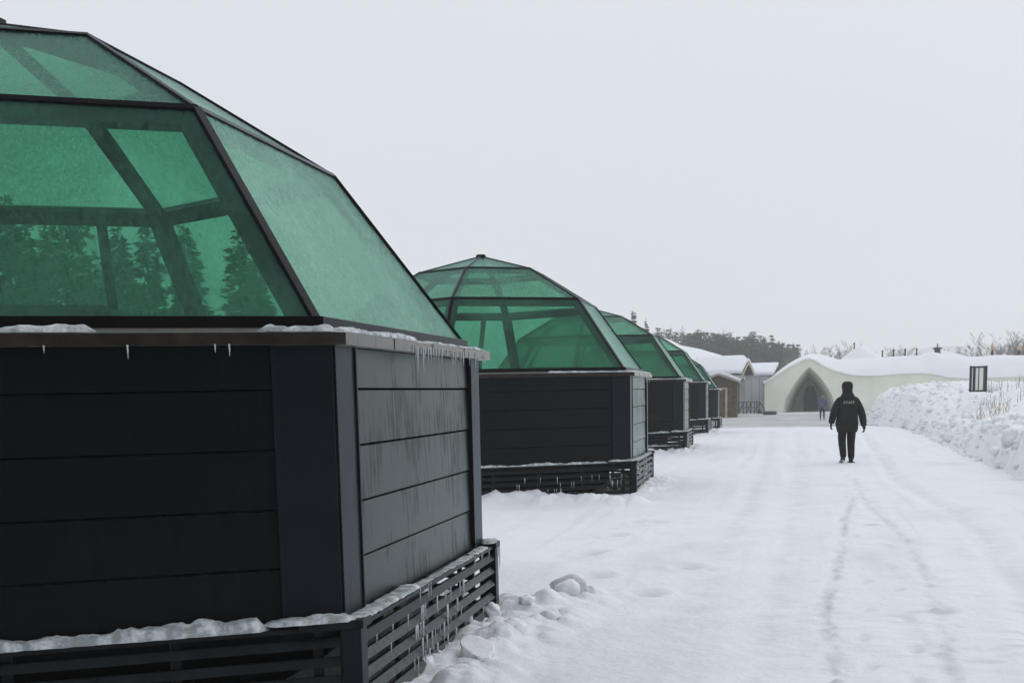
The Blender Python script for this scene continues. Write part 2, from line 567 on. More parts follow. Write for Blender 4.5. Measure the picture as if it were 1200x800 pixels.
def ground_h(x, y):
    h = base_h(y)
    near = np.clip(1.4 - y / 45, .15, 1)
    h = h + .035 * fbm(x * .35, y * .22, 3) + .012 * fbm(x * 1.6, y * 1.1, 3) * near
    h = h + .008 * fbm(x * 7, y * 6, 3, .6) * near + .012 * np.clip(fbm(x * 3.1, y * 2.2, 3) - .25, 0, 1) * near
    # packed wheel paths running along the row
    u = x - .02 * y + .25 * vn(y * .12, y * 0 + 3)
    h = h - .012 * np.exp(-((u - .15) / .30) ** 2) - .012 * np.exp(-((u - 2.1) / .33) ** 2)
    h = h + .010 * np.sin(u * 14 + 2 * fbm(x * .3, y * .1, 2)) * np.clip(fbm(x * .5 + 9, y * .15, 2) + .25, 0, 1) * near
    for P, dep, wd in ((P_RUT1, .006, .07), (P_RUT2, .006, .08), (P_RUT3, .022, .14), (P_RUT4, .008, .2), (P_RUT5, .007, .2)):
        d = seg_dist(x, y, P)
        br = .55 + .9 * np.clip(fbm(x * 5, y * 5, 2) + .4, 0, 1)
        h = h - dep * br * np.exp(-(d / wd) ** 2) + dep * .5 * np.exp(-((d - wd * 1.8) / (wd * .7)) ** 2)
    d1 = seg_dist(x, y, P_RUT1)
    h = h + .030 * np.exp(-(d1 / .085) ** 2) * (lumps(x, y, .085, 3, .5) / .05)
    d2 = seg_dist(x, y, P_RUT2)
    h = h + .022 * np.exp(-(d2 / .10) ** 2) * (lumps(x, y, .09, 4, .35) / .05)
    # trampled strip between the ruts: shallow curved scuffs
    mid = np.exp(-((x - 1.35 - .01 * y) / .8) ** 2) * np.clip((24 - y) / 8, 0, 1)
    h = h - .10 * mid * np.clip(vn(x * 2.6, y * 4.2) - .2, 0, 1)
    h = h + .07 * mid * np.clip(vn(x * 3.6 + 4, y * 9.2) - .22, 0, 1)
    h = h - .020 * step_mask(x, y)
    d = seg_dist(x, y, P_DRIFT); e = np.exp(-(d / .30) ** 2)
    h = h + e * (.07 + .5 * lumps(x, y, .28, 15, .6) + .3 * lumps(x, y, .12, 16, .6))
    # berm of clods thrown along the first hut
    d = seg_dist(x, y, P_BERM)
    e = np.exp(-(d / .33) ** 2)
    h = h + .045 * e + e * (.45 * lumps(x, y, .30, 5, .5) + .35 * lumps(x, y, .13, 6, .6))
    # drifts and clods against every hut
    for i in range(5):
        cx, cyy = ROW_X, ROW_Y + i * ROW_S
        dx, dy = x - cx, y - cyy
        hexd = np.maximum.reduce([dx * math.sin(R_(60 * k + 30)) - dy * math.cos(R_(60 * k + 30)) for k in range(6)]) - RC * .866
        k = np.exp(-(np.clip(hexd - .12, 0, 9) / .32) ** 2) * (hexd > -.4)
        am = np.clip(.65 + 1.3 * vn(x * .9 + i * 7, y * .9), .1, 1.2)
        h = h + k * am * (.055 + .55 * lumps(x, y, .26, 8 + i, .55)) + k * .4 * lumps(x, y, .11, 20, .6)
        h = h + np.where(hexd < -.4, .02, 0)
    for p in HOLES:
        r = np.hypot(x - p.x, (y - p.y) * .8)
        h = h - .05 * np.exp(-(r / .13) ** 2) + .02 * np.exp(-((r - .22) / .08) ** 2)
    return h


def ground():
    ys = np.concatenate([np.linspace(-60, 3, 26)[:-1], 3 + (np.geomspace(1, 34, 620) - 1) * 1.0, np.geomspace(36.4, 100, 260), np.geomspace(101.5, 1450, 60)])
    ys = np.unique(ys)
    xa = np.concatenate([-np.geomspace(12, 900, 45)[::-1], np.linspace(-11.9, -3.5, 90)[:-1], np.linspace(-3.5, 7.5, 470), np.geomspace(7.7, 900, 60)])
    X, Y = np.meshgrid(xa, ys)
    Z = ground_h(X, Y)
    V = np.stack([X, Y, Z], -1).reshape(-1, 3)
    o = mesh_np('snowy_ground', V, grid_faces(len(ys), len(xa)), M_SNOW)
    at_ = o.data.attributes.new('pack_shade', 'FLOAT', 'POINT')
    at_.data.foreach_set('value', pack_shade_mask(X, Y).ravel().astype(np.float32))
    tag(o, kind='structure')
    # cleared slushy road crossing in front of the snow building
    xr = np.linspace(-60, 60, 240); yr = np.linspace(70, 109, 90)
    X, Y = np.meshgrid(xr, yr)
    edge = .8 * fbm(X * .25, Y * 0 + 2, 3)
    Y = Y + edge * np.clip(1 - np.abs(Y - 70) / 6, 0, 1)
    Z = base_h(Y) + np.interp(Y, [69, 71.5, 100], [-.03, .03, .035]) + .035 * fbm(X * .35, Y * .22, 3)
    o = mesh_np('road', np.stack([X, Y, Z], -1).reshape(-1, 3), grid_faces(len(yr), len(xr)), M_ROAD)
    tag(o, kind='structure')


ground()


# snow bank on the right of the track
def bank():
    ys = np.concatenate([np.geomspace(9, 84, 620)])
    ts = np.concatenate([np.linspace(-.25, 5.5, 190), np.geomspace(5.6, 60, 40)])
    T, Y = np.meshgrid(ts, ys)
    toe = np.interp(Y, [9, 14, 23.4, 31, 41, 60, 78, 84], [4.3, 4.4, 4.68, 5.0, 5.55, 6.0, 6.25, 6.5])
    toe = toe + .16 * fbm(Y * .9, Y * 0 + 8, 3)
    endf = np.clip((79 - Y - .15 * T) / 3, 0, 1); endf = endf * endf * (3 - 2 * endf)
    stp = np.interp(Y, [9, 20, 27, 36, 48, 60, 80], [1, 1, .85, .15, .1, .6, .9])     # steep cut near, soft slope mid
    steep = np.interp(T, [-.25, 0, .25, .6, 1.2, 2.2, 3.5, 5.5, 10, 60], [-.35, -.05, .55, .92, 1.10, 1.32, 1.44, 1.48, 1.48, 1.4])
    soft = np.interp(T, [-.25, 0, .25, .6, 1.2, 2.2, 3.5, 5.5, 10, 60], [-.35, -.05, .28, .48, .68, 1.02, 1.42, 1.52, 1.50, 1.42])
    farp = np.interp(T, [-.25, 0, .25, .6, 1.2, 2.2, 3.5, 5.5, 10, 60], [-.2, -.03, .42, .76, .95, 1.0, 1.0, .99, .96, .9]) * (1.66 - base_h(Y))
    h = steep * stp + soft * (1 - stp)
    fw = np.clip((Y - 46) / 12, 0, 1)
    h = h * (1 - fw) + farp * fw
    X = toe + T
    am = np.clip(T / .4, 0, 1)
    h = h * (1 + .16 * am * fbm(X * .45, Y * .25 + 3, 3))
    h = h + am * (.13 * fbm(X * 1.1, Y * .8, 4, .55) + .05 * fbm(X * 5, Y * 4, 3, .6))
    rub = np.clip(.35 + 1.6 * fbm(X * .4 + 5, Y * .2, 2), .05, 1)
    foot = np.exp(-((T - .25) / .55) ** 2)
    rub = np.clip(.8 * np.clip(rub - .35, 0, 1) + .7 * foot, 0, 1)
    rub = np.where(Y > 45, np.maximum(rub, .55), rub)
    calm = np.exp(-((Y - 33) / 9) ** 2) * np.clip((T - .5) / .6, 0, 1)     # smooth hollow in the middle of the bank
    rub = rub * (1 - .8 * calm)
    h = h + rub * np.clip((T + .25) / .3, 0, 1) * (.5 * lumps(X, Y, .42, 11, .35) + .65 * lumps(X, Y, .17, 12, .5) + .3 * lumps(X, Y, .8, 13, .4))
    h = h * endf - .4 * (1 - endf) + base_h(Y)
    V = np.stack([X, Y, h], -1).reshape(-1, 3)
    o = mesh_np('snow_bank', V, grid_faces(len(ys), len(ts)), M_SNOWB)
    tag(o, kind='structure')

    def bh(x, y):
        j = int(np.clip(np.searchsorted(ys, y), 0, len(ys) - 1))
        t = x - toe[j, 0]
        i = int(np.clip(np.searchsorted(ts, t), 0, len(ts) - 1))
        return float(h[j, i])
    return bh, lambda y: float(np.interp(y, ys, toe[:, 0]))


bank_h, bank_toe = bank()


def clod(mb, c, r, rnd, sq=.75):
    bm = bmesh.new()
    bmesh.ops.create_icosphere(bm, subdivisions=2, radius=1)
    off = Vector((rnd.random() * 50, rnd.random() * 50, rnd.random() * 50))
    sx, sy, sz = rnd.uniform(.8, 1.35), rnd.uniform(.8, 1.3), sq * rnd.uniform(.8, 1.2)
    a = rnd.random() * 6.28
    o = len(mb.v)
    for v in bm.verts:
        p = v.co * (1 + .45 * noise.noise(v.co * 1.5 + off) + .2 * noise.noise(v.co * 4 + off))
        x, y, z = p.x * sx * r, p.y * sy * r, p.z * sz * r
        mb.v.append((c[0] + x * math.cos(a) - y * math.sin(a), c[1] + x * math.sin(a) + y * math.cos(a), c[2] + z))
    for f in bm.faces:
        mb.f.append(tuple(o + v.index for v in f.verts))
    bm.free()


def rubble():
    rnd = random.Random(5)
    mb = MB(); md = MB()
    for k in range(620):
        y = 20 * (76 / 20) ** (rnd.random() ** .6)
        t = abs(rnd.gauss(0, .45)) - .15 if rnd.random() < .6 else rnd.uniform(0, 4)
        if y > 42 and rnd.random() < .5:
            t = rnd.uniform(0, 2.5)
        x = bank_toe(y) + t
        z = max(bank_h(x, y), float(ground_h(np.array([x]), np.array([y]))[0]))
        dark = rnd.random() < (.22 if y > 38 else .10)
        clod(md if dark else mb, (x, y, z - .01), rnd.choice((.03, .04, .05, .06, .08)) * (1 + y / 110) * (.7 if dark else 1.15), rnd)
    for k in range(46):          # big broken slabs turned up by the plough
        y = 21 * (72 / 21) ** rnd.random()
        t = abs(rnd.gauss(.25, .5)) if rnd.random() < .6 else rnd.uniform(.5, 3.2)
        x = bank_toe(y) + t
        r = rnd.uniform(.10, .22)
        bm = bmesh.new(); bmesh.ops.create_cube(bm, size=2)
        bmesh.ops.bevel(bm, geom=list(bm.edges), offset=.35, segments=2, affect='EDGES')
        M = Matrix.Translation((x, y, bank_h(x, y))) @ Matrix.Rotation(rnd.random() * 6.3, 4, 'Z') @ Matrix.Rotation(rnd.uniform(-.6, .6), 4, 'X') @ Matrix.Diagonal((r * rnd.uniform(.8, 1.5), r * rnd.uniform(.7, 1.2), r * rnd.uniform(.4, .75), 1))
        of = Vector((k * 3.3, 1, 7))
        mb.add([M @ (v.co * (1 + .35 * noise.noise(v.co * 1.1 + of))) for v in bm.verts], [tuple(q.index for q in f.verts) for f in bm.faces])
        bm.free()
    tag(mb.build('snow_rubble', M_SNOWB, smooth=True), 'white crumbled snow rubble strewn over the foot of the snow bank', 'rubble', kind='stuff')
    tag(md.build('gritty_rubble', M_DIRTY, smooth=True), 'grey gritty ice rubble scattered among the white snow of the bank', 'rubble', kind='stuff')


rubble()


# ------------------------------------------------------------------ glass huts
def az(k):
    return R_(60 * k)


def vert(r, k, z):
    return Vector((r * math.sin(az(k)), -r * math.cos(az(k)), z))


def fnorm(k):       # horizontal normal of the face between corner k and k+1
    a = az(k) + R_(30)
    return Vector((math.sin(a), -math.cos(a), 0))


RINGS = [(3.136, 2.085), (2.200, 3.270), (1.153, 3.852), (.07, 4.135)]
Z_EAVE0, Z_EAVE1, Z_CAP = 1.962, 2.022, .566


def snow_strip(p0, p1, wd, ht, seed, gap=0., n=None, droop=0):
    p0, p1 = Vector(p0), Vector(p1)
    L = (p1 - p0).length
    t = (p1 - p0).normalized()
    s = t.cross(Vector((0, 0, 1)))
    nu = max(8, int(L / .02)); nv = 9
    V = []
    for i in range(nu + 1):
        u = i / nu
        e = min(1, min(u, 1 - u) * L / .06)
        a = .72 + .5 * noise.noise(Vector((u * L * 2.1, seed * 9.7, 0))) + .35 * noise.noise(Vector((u * L * 9, seed * 3.7, 4))) + .12 * noise.noise(Vector((u * L * 33, seed, 4)))
        a = max(a, .30 if gap == 0 else -.2)
        if gap: a = max(0, a - gap)
        for j in range(nv):
            th = PI * j / (nv - 1)
            q = .95 + .20 * noise.noise(Vector((u * L * 17, j * .9, seed)))
            x = math.cos(th) * wd / 2 * (.35 + .65 * min(1, a * 1.8)) * (.25 + .75 * e) * q
            z = max(0, math.sin(th)) ** .45 * ht * a * e * q
            V.append(p0 + t * (u * L) + s * x + Vector((0, 0, z - .004 - (droop * max(0, -x / wd * 2) if droop else 0))))
    F = []
    for i in range(nu):
        for j in range(nv - 1):
            a = i * nv + j
            F.append((a, a + 1, a + nv + 1, a + nv))
    return V, F


def icicle_mesh(L, r, seed):
    mb = MB()
    rnd = random.Random(seed)
    n = 6
    pts, rad = [], []
    for i in range(n + 1):
        u = i / n
        pts.append((rnd.uniform(-.1, .1) * r * (i > 0), rnd.uniform(-.1, .1) * r * (i > 0), -L * u))
        rad.append(r * (1 - u) ** .8 * (1 + .25 * math.sin(u * 14 + seed)) + .0004)
    mb.tube(pts, rad, 6)
    o = mb.build('icicle', M_ICE, smooth=True)
    return o


def add_ice(root, items):       # items: (x,y,z,variant, scale)
    for (x, y, z, v, s) in items:
        o = ICE[v].copy()
        COL.objects.link(o)
        o.parent = root
        o.location = (x, y, z)
        o.scale = (1, 1, s)


PANELS = 5


def make_igloo():
    root = empty('glass_igloo', (ROW_X, ROW_Y, 0), 'x', 'hut', 'glass topped huts standing in a row beside the snowy track')
    ap = math.cos(R_(30))
    for k in range(6):
        n = fnorm(k)
        # wall panel of five wide planks with dark seams
        a, b = vert(RW, k, 0), vert(RW, k + 1, 0)
        t = (b - a).normalized()
        mb = MB()
        dz = (Z_EAVE0 - (Z_CAP - .10)) / PANELS
        for j in range(-1, PANELS):
            z0 = max(Z_CAP - .10, Z_CAP - .016 + j * dz + .006)
            z1 = min(Z_EAVE0 - .001, Z_CAP - .016 + (j + 1) * dz - .006)
            o0, o1 = -.004, -.012        # each plank leans out a few mm like lapped siding
            P, Q = a + t * .14, b - t * .14
            c = [P + n * (o0 - .03) + Vector((0, 0, z0)), Q + n * (o0 - .03) + Vector((0, 0, z0)), Q + n * o0 + Vector((0, 0, z0)), P + n * o0 + Vector((0, 0, z0)),
                 P + n * (o1 - .03) + Vector((0, 0, z1)), Q + n * (o1 - .03) + Vector((0, 0, z1)), Q + n * o1 + Vector((0, 0, z1)), P + n * o1 + Vector((0, 0, z1))]
            mb.hexa(c)
        mb.build('wall_panel', M_WALL, root, bevel=.003)
        mb = MB()
        mb.beam(a + t * .03 + Vector((0, 0, (Z_CAP + Z_EAVE0) / 2 - .04)), b - t * .03 + Vector((0, 0, (Z_CAP + Z_EAVE0) / 2 - .04)), Z_EAVE0 - Z_CAP + .11, .02, n, -.045)
        mb.build('wall_backing', M_SEAM, root)
        # corner boards, one each side of the corner
        for (p, q) in ((a, a + t * .30), (b - t * .30, b)):
            mb = MB()
            m0, m1 = p + t * (.004 if p is a else 0), q - t * (.004 if q is b else 0)
            for s0, s1, o0 in ((0, 1, .012),):
                mb.hexa([m0 + n * -.02 + Vector((0, 0, Z_CAP - .09)), m1 + n * -.02 + Vector((0, 0, Z_CAP - .09)), m1 + n * o0 + Vector((0, 0, Z_CAP - .09)), m0 + n * o0 + Vector((0, 0, Z_CAP - .09)),
                         m0 + n * -.02 + Vector((0, 0, Z_EAVE0 + .01)), m1 + n * -.02 + Vector((0, 0, Z_EAVE0 + .01)), m1 + n * o0 + Vector((0, 0, Z_EAVE0 + .01)), m0 + n * o0 + Vector((0, 0, Z_EAVE0 + .01))])
            e = (q if p is a else p)            # raised folded lip on the inner edge of the board
            mb.beam(e + n * .012 + Vector((0, 0, Z_CAP - .09)), e + n * .012 + Vector((0, 0, Z_EAVE0)), .022, .016, n, .012)
            mb.build('corner_board', M_BOARD, root, bevel=.003)
        # eave flashing
        a1, b1 = vert(RE, k, 0), vert(RE, k + 1, 0)
        ai, bi = vert(3.19, k, 0), vert(3.19, k + 1, 0)
        aw, bw = vert(RW - .06, k, 0), vert(RW - .06, k + 1, 0)
        mb = MB()
        Z = lambda p, z: Vector((p.x, p.y, z))
        aw2, bw2 = vert(RE - .02, k, 0), vert(RE - .02, k + 1, 0)
        prof0 = [Z(aw, Z_EAVE0 + .004), Z(aw2, Z_EAVE0), Z(a1, Z_EAVE0), Z(a1, Z_EAVE1), Z(ai, Z_EAVE1 + .03), Z(aw, Z_EAVE1 + .03)]
        prof1 = [Z(bw, Z_EAVE0 + .004), Z(bw2, Z_EAVE0), Z(b1, Z_EAVE0), Z(b1, Z_EAVE1), Z(bi, Z_EAVE1 + .03), Z(bw, Z_EAVE1 + .03)]
        m = len(prof0)
        mb.add(prof0 + prof1, [(i, (i + 1) % m, m + (i + 1) % m, m + i) for i in range(m)] + [tuple(range(m))[::-1], tuple(range(m, 2 * m))])
        for j in range(1, 4):      # folded standing seams
            c = a1.lerp(b1, j / 4)
            mb.beam(Z(c, Z_EAVE0 + .001), Z(c, Z_EAVE1 + .001), .008, .004, n, .004)
        mb.build('eave_flashing', M_FASCIA, root)
        # glazing base rail
        mb = MB()
        r0, z0 = RINGS[0]
        mb.beam(vert(r0 + .02, k, z0 - .01), vert(r0 + .02, k + 1, z0 - .01), .07, .10, n, .015)
        mb.build('sill_rail', M_FRAME, root, bevel=.002)
        # panes
        for lv in range(3):
            (ra, za), (rb, zb) = RINGS[lv], RINGS[lv + 1]
            A, B, C, D = vert(ra, k, za), vert(ra, k + 1, za), vert(rb, k + 1, zb), vert(rb, k, zb)
            fn = (B - A).cross(D - A).normalized()
            if fn.dot(n + Vector((0, 0, .3))) < 0: fn = -fn
            cen = (A + B + C + D) / 4
            q = [p + (cen - p).normalized() * .012 for p in (A, B, C, D)]
            mb = MB()
            mb.hexa([p - fn * .010 for p in q] + [p - fn * .001 for p in q])
            mb.build('glass_pane', M_GLASSW if k == 1 else (M_GLASSU if lv else M_GLASS), root)
            if lv < 2:
                # ring bar: thin black cap outside, deeper member inside and just below
                mb = MB()
                mb.beam(D, C, .034, .022, fn, .012)
                nn = (fn * .8 + n * .2)
                up = (D - A).normalized()
                mb.beam(D - up * .055 - fn * .014 + (C - D).normalized() * .03, C - up * .055 - fn * .014 - (C - D).normalized() * .03, .125 if lv == 0 else .07, .05, fn, -.002)
                mb.build('ring_bar', M_FRAME, root)
    # hip ribs
    for k in range(6):
        mb = MB(); mi = MB()
        rad = Vector((math.sin(az(k)), -math.cos(az(k)), 0))
        for lv in range(3):
            (ra, za), (rb, zb) = RINGS[lv], RINGS[lv + 1]
            p, q = vert(ra, k, za), vert(rb, k, zb)
            nn = rad * (zb - za) + Vector((0, 0, ra - rb))
            wd = (.054, .040, .028)[lv]
            mb.beam(p, q, wd, .024, nn, .010)
            for kk in (k - 1, k):        # a flange lying under each of the two panes that meet here
                A, B, C, D = vert(ra, kk, za), vert(ra, kk + 1, za), vert(rb, kk + 1, zb), vert(rb, kk, zb)
                fn = (B - A).cross(D - A).normalized()
                if fn.dot(fnorm(kk) + Vector((0, 0, .3))) < 0: fn = -fn
                sd_ = (q - p).normalized().cross(fn)
                sg = 1 if ((A + B + C + D) / 4 - p).dot(sd_) > 0 else -1
                wf = (.115, .075, .04)[lv]
                mi.beam(p, q, wf, .05, fn, -.016, side=sg * (wf / 2 + .002))
        o = mb.build('hip_rib', M_FRAME, root, bevel=.002)
        mi.build('inner_rib', M_INNER, root)
    # apex cap
    mb = MB()
    for (r0, r1, z0, z1) in ((.125, .115, 4.105, 4.135), (.095, .09, 4.135, 4.18)):
        lo = [Vector((r0 * math.sin(az(k) / 1), -r0 * math.cos(az(k)), z0)) for k in range(6)]
        hi = [Vector((r1 * math.sin(az(k)), -r1 * math.cos(az(k)), z1)) for k in range(6)]
        mb.add(lo + hi, [(i, (i + 1) % 6, 6 + (i + 1) % 6, 6 + i) for i in range(6)] + [tuple(range(6))[::-1], tuple(range(6, 12))])
    mb.build('apex_cap', M_FRAME, root, bevel=.004)
    # mullion and solid lower panel of the opening section at the back
    (ra, za), (rb, zb) = RINGS[0], RINGS[1]
    A, B, C, D = vert(ra, 3, za), vert(ra, 4, za), vert(rb, 4, zb), vert(rb, 3, zb)
    n3 = fnorm(3)
    P = lambda u, v: A.lerp(B, u).lerp(D.lerp(C, u), v) - n3 * .03
    mb = MB()
    mb.beam(P(.27, 0), P(.22, 1), .085, .05, n3, 0)
    mb.beam(P(.25, .36), P(.86, .36), .05, .04, n3, 0)
    mb.beam(P(.90, 0), P(.86, 1), .085, .05, n3, 0)
    mb.build('door_frame', M_INNER, root)
    mb = MB()
    mb.hexa([P(.27, 0.02), P(.90, 0.02), P(.90, 0.02) - n3 * .03, P(.27, 0.02) - n3 * .03, P(.25, .36), P(.88, .36), P(.88, .36) - n3 * .03, P(.25, .36) - n3 * .03])
    mb.build('door_panel', M_INNER, root)
    # floor slab
    mb = MB()
    lo = [vert(RW - .08, k, .44) for k in range(6)]; hi = [vert(RW - .08, k, .50) for k in range(6)]
    mb.add(lo + hi, [(i, (i + 1) % 6, 6 + (i + 1) % 6, 6 + i) for i in range(6)] + [tuple(range(6))[::-1], tuple(range(6, 12))])
    mb.build('floor_slab', M_FLOOR, root)
    mb = MB()
    lo = [vert(2.45, k, -.2) for k in range(6)]; hi = [vert(2.45, k, .435) for k in range(6)]
    mb.add(lo + hi, [(i, (i + 1) % 6, 6 + (i + 1) % 6, 6 + i) for i in range(6)] + [tuple(range(6))[::-1], tuple(range(6, 12))])
    mb.build('void_blocker', M_SEAM, root)  # unseen dark core, added to stop light showing through the slats
    # bed with headboard
    mb = MB(); mb.box(-1.9, .3, -.9, .9, .51, 1.0)
    bed = mb.build('bed_base', M_FLOOR, root, bevel=.03)
    mb = MB(); mb.box(-1.88, .28, -.88, .88, 1.003, 1.2); mb.build('mattress', M_LINEN, bed, bevel=.05)
    mb = MB(); mb.box(-2.02, -1.92, -1.0, 1.0, .51, 2.15); mb.build('headboard', M_INNER, root, bevel=.01)
    # louvred skirt
    for k in range(6):
        n = fnorm(k)
        a, b = vert(RC, k, 0), vert(RC, k + 1, 0)
        t = (b - a).normalized()
        for j in range(5):
            z = .075 + j * .098
            mb = MB()
            P, Q = a + t * .06 + n * -.02, b - t * .06 + n * -.02
            tilt = .017
            c = [P + n * (tilt - .012) + Vector((0, 0, z - .024)), Q + n * (tilt - .012) + Vector((0, 0, z - .024)), Q + n * (tilt + .010) + Vector((0, 0, z - .020)), P + n * (tilt + .010) + Vector((0, 0, z - .020)),
                 P + n * (-tilt - .010) + Vector((0, 0, z + .022)), Q + n * (-tilt - .010) + Vector((0, 0, z + .022)), Q + n * (-tilt + .012) + Vector((0, 0, z + .026)), P + n * (-tilt + .012) + Vector((0, 0, z + .026))]
            mb.hexa(c)
            mb.build('skirt_slat', M_SLATICE if (k == 1 and j in (0, 1, 2, 3)) else M_SLAT, root, bevel=.003)
        for u in (.06, .27, .5, .73, .94):     # battens the slats are fixed to
            mb = MB()
            c = a.lerp(b, u) - n * .062
            mb.beam(c + Vector((0, 0, .0)), c + Vector((0, 0, .53)), .05, .025, n, 0)
            mb.build('skirt_batten', M_SLAT, root)
        mb = MB()
        ca, cb = vert(RC - .05, k, Z_CAP - .008), vert(RC - .05, k + 1, Z_CAP - .008)
        mb.beam(ca + t * .10, cb - t * .10, .085, .026, Vector((0, 0, 1)), 0)
        for u in (.25, .5, .75):
            c = ca.lerp(cb, u)
            mb.beam(c - n * .045 - Vector((0, 0, .003)), c - n * .12 - Vector((0, 0, .003)), .03, .02, Vector((0, 0, 1)), 0)
        mb.build('skirt_cap', M_SLAT, root, bevel=.003)
    for k in range(6):
        p = vert(RC - .035, k, 0)
        rad = Vector((math.sin(az(k)), -math.cos(az(k)), 0))
        mb = MB()
        # five sided post wrapping the corner
        n0, n1 = fnorm(k - 1), fnorm(k)
        t0 = Vector((-n0.y, n0.x, 0)); t1 = Vector((-n1.y, n1.x, 0))
        c = vert(RC + .012, k, 0)
        poly = [c, c + t1 * .10, c + t1 * .10 - n1 * .06, c - rad * .12, c - t0 * .10 - n0 * .06, c - t0 * .10]
        lo = [q + Vector((0, 0, -.1)) for q in poly]; hi = [q + Vector((0, 0, .535)) for q in poly]
        mb.add(lo + hi, [(i, (i + 1) % 6, 6 + (i + 1) % 6, 6 + i) for i in range(6)] + [tuple(range(6))[::-1], tuple(range(6, 12))])
        mb.build('skirt_post', M_BOARD, root, bevel=.003)
        mb = MB()
        c = vert(RC + .03, k, 0)
        poly = [c, c + t1 * (.33 if k % 2 == 0 else .15), c + t1 * (.33 if k % 2 == 0 else .15) - n1 * .125, c - rad * .145, c - t0 * (.33 if k % 2 else .15) - n0 * .125, c - t0 * (.33 if k % 2 else .15)]
        lo = [q + Vector((0, 0, .537)) for q in poly]; hi = [q + Vector((0, 0, .582)) for q in poly]
        mb.add(lo + hi, [(i, (i + 1) % 6, 6 + (i + 1) % 6, 6 + i) for i in range(6)] + [tuple(range(6))[::-1], tuple(range(6, 12))])
        mb.build('corner_cap', M_SLAT, root, bevel=.004)
    return root


def add_snow(root, idx):
    def strip(k, u0, u1, r, z, wd, ht, seed, gap=0., m=M_ICESNOW, droop=0, name='ledge_snow'):
        a, b = vert(r, k, z), vert(r, k + 1, z)
        V, F = snow_strip(a.lerp(b, u0), a.lerp(b, u1), wd, ht, seed + idx * 13, gap, droop=droop)
        mb = MB(); mb.add(V, F)
        mb.build(name, m, root, smooth=True)
    zc, ze = Z_CAP - .004, Z_EAVE1 + .008
    if idx == 0:
        strip(0, .02, .872, RC - .045, zc, .13, .085, 1.)
        strip(0, .86, 1.005, RC - .04, .582, .15, .040, 2.)
        strip(1, -.005, .34, RC - .045, .575, .12, .030, 3.)
        strip(1, .34, .80, RC - .05, zc, .085, .010, 4., .25)
        strip(1, .80, .94, RC - .05, zc, .085, .020, 4.5)
        strip(1, .945, 1.01, RC - .04, .582, .12, .026, 5.)
        strip(0, .0, .655, RE - .06, ze, .09, .050, 6.)
        strip(0, .875, 1.005, RE - .06, ze, .09, .050, 7.)
        strip(1, -.005, .42, RE - .06, ze, .09, .040, 8.)
        strip(1, .48, .72, RE - .05, ze, .07, .022, 9.)
        strip(1, .70, .98, RE - .05, ze, .08, .026, 10.)
    else:
        strip(0, .02, .86, RC - .05, zc, .10, .050, 1., .12 if idx == 1 else 0)
        strip(0, .86, 1.005, RC - .04, .582, .15, .045, 2.)
        strip(1, -.005, .34, RC - .045, .575, .12, .035, 3.)
        strip(1, .34, .93, RC - .05, zc, .09, .03, 4.)
        strip(0, .55 if idx == 1 else .05, 1.0, RE - .06, ze, .09, .035, 6.)
        strip(1, .0, .98, RE - .06, ze, .09, .038, 8.)
        if idx >= 2:
            strip(0, .1, .9, RC - .05, .20, .07, .06, 12., .1)


ICE = [icicle_mesh(.06, .0040, 1), icicle_mesh(.09, .0048, 2), icicle_mesh(.13, .0075, 3), icicle_mesh(.17, .0085, 4)]


def ice_items(idx):
    rnd = random.Random(40 + idx)
    it = []
    def put(k, u, r, z, v, s=1.):
        p = vert(r, k, z).lerp(vert(r, k + 1, z), u)
        it.append((p.x, p.y, p.z, v, s))
    if idx == 0:
        for u in [.36, .375, .39, .41, .43, .445, .455, .47, .485, .50, .515, .53, .56, .60, .63, .65, .66, .68, .72, .74, .79, .85, .92, .94]:
            put(1, u + rnd.uniform(-.006, .006), RE + .004, Z_EAVE0 + .035, rnd.choice((0, 1, 1, 2)), rnd.uniform(.7, 1.3))
        for u in [.37, .45, .47, .49, .58, .69, .81, .83, .33, .28]:
            put(0, u, RE + .002, Z_EAVE0 + .005, rnd.choice((0, 0, 1)), rnd.uniform(.5, 1.1))
        for j in range(5):
            z = .075 + j * .098 - .015
            for q in range(12):
                u = min(.9, max(.08, rnd.gauss(.46, .17)))
                put(1, u, RC + .006, z, rnd.choice((0, 1, 2, 3)) if abs(u - .5) < .2 else rnd.choice((0, 1)), rnd.uniform(.5, 1.1))
        put(1, .99, RC + .03, .54, 3, 1.1)
        for q in range(8):
            put(1, rnd.uniform(.3, .95), RC - .004, Z_CAP - .012, rnd.choice((0, 1)), 1)
    elif idx == 1:
        for q in range(26):
            put(0, rnd.uniform(.35, .93), RC + .006, .075 + rnd.randrange(1, 4) * .098, rnd.choice((1, 2)), 1)
        for q in range(24):
            put(1, rnd.uniform(.1, .95), RC + .006, .075 + rnd.randrange(0, 5) * .098, rnd.choice((1, 2, 3)), 1)
        for q in range(10):
            put(1, rnd.uniform(.1, .95), RE + .002, Z_EAVE0 + .02, rnd.choice((1, 2)), 1)
    return it


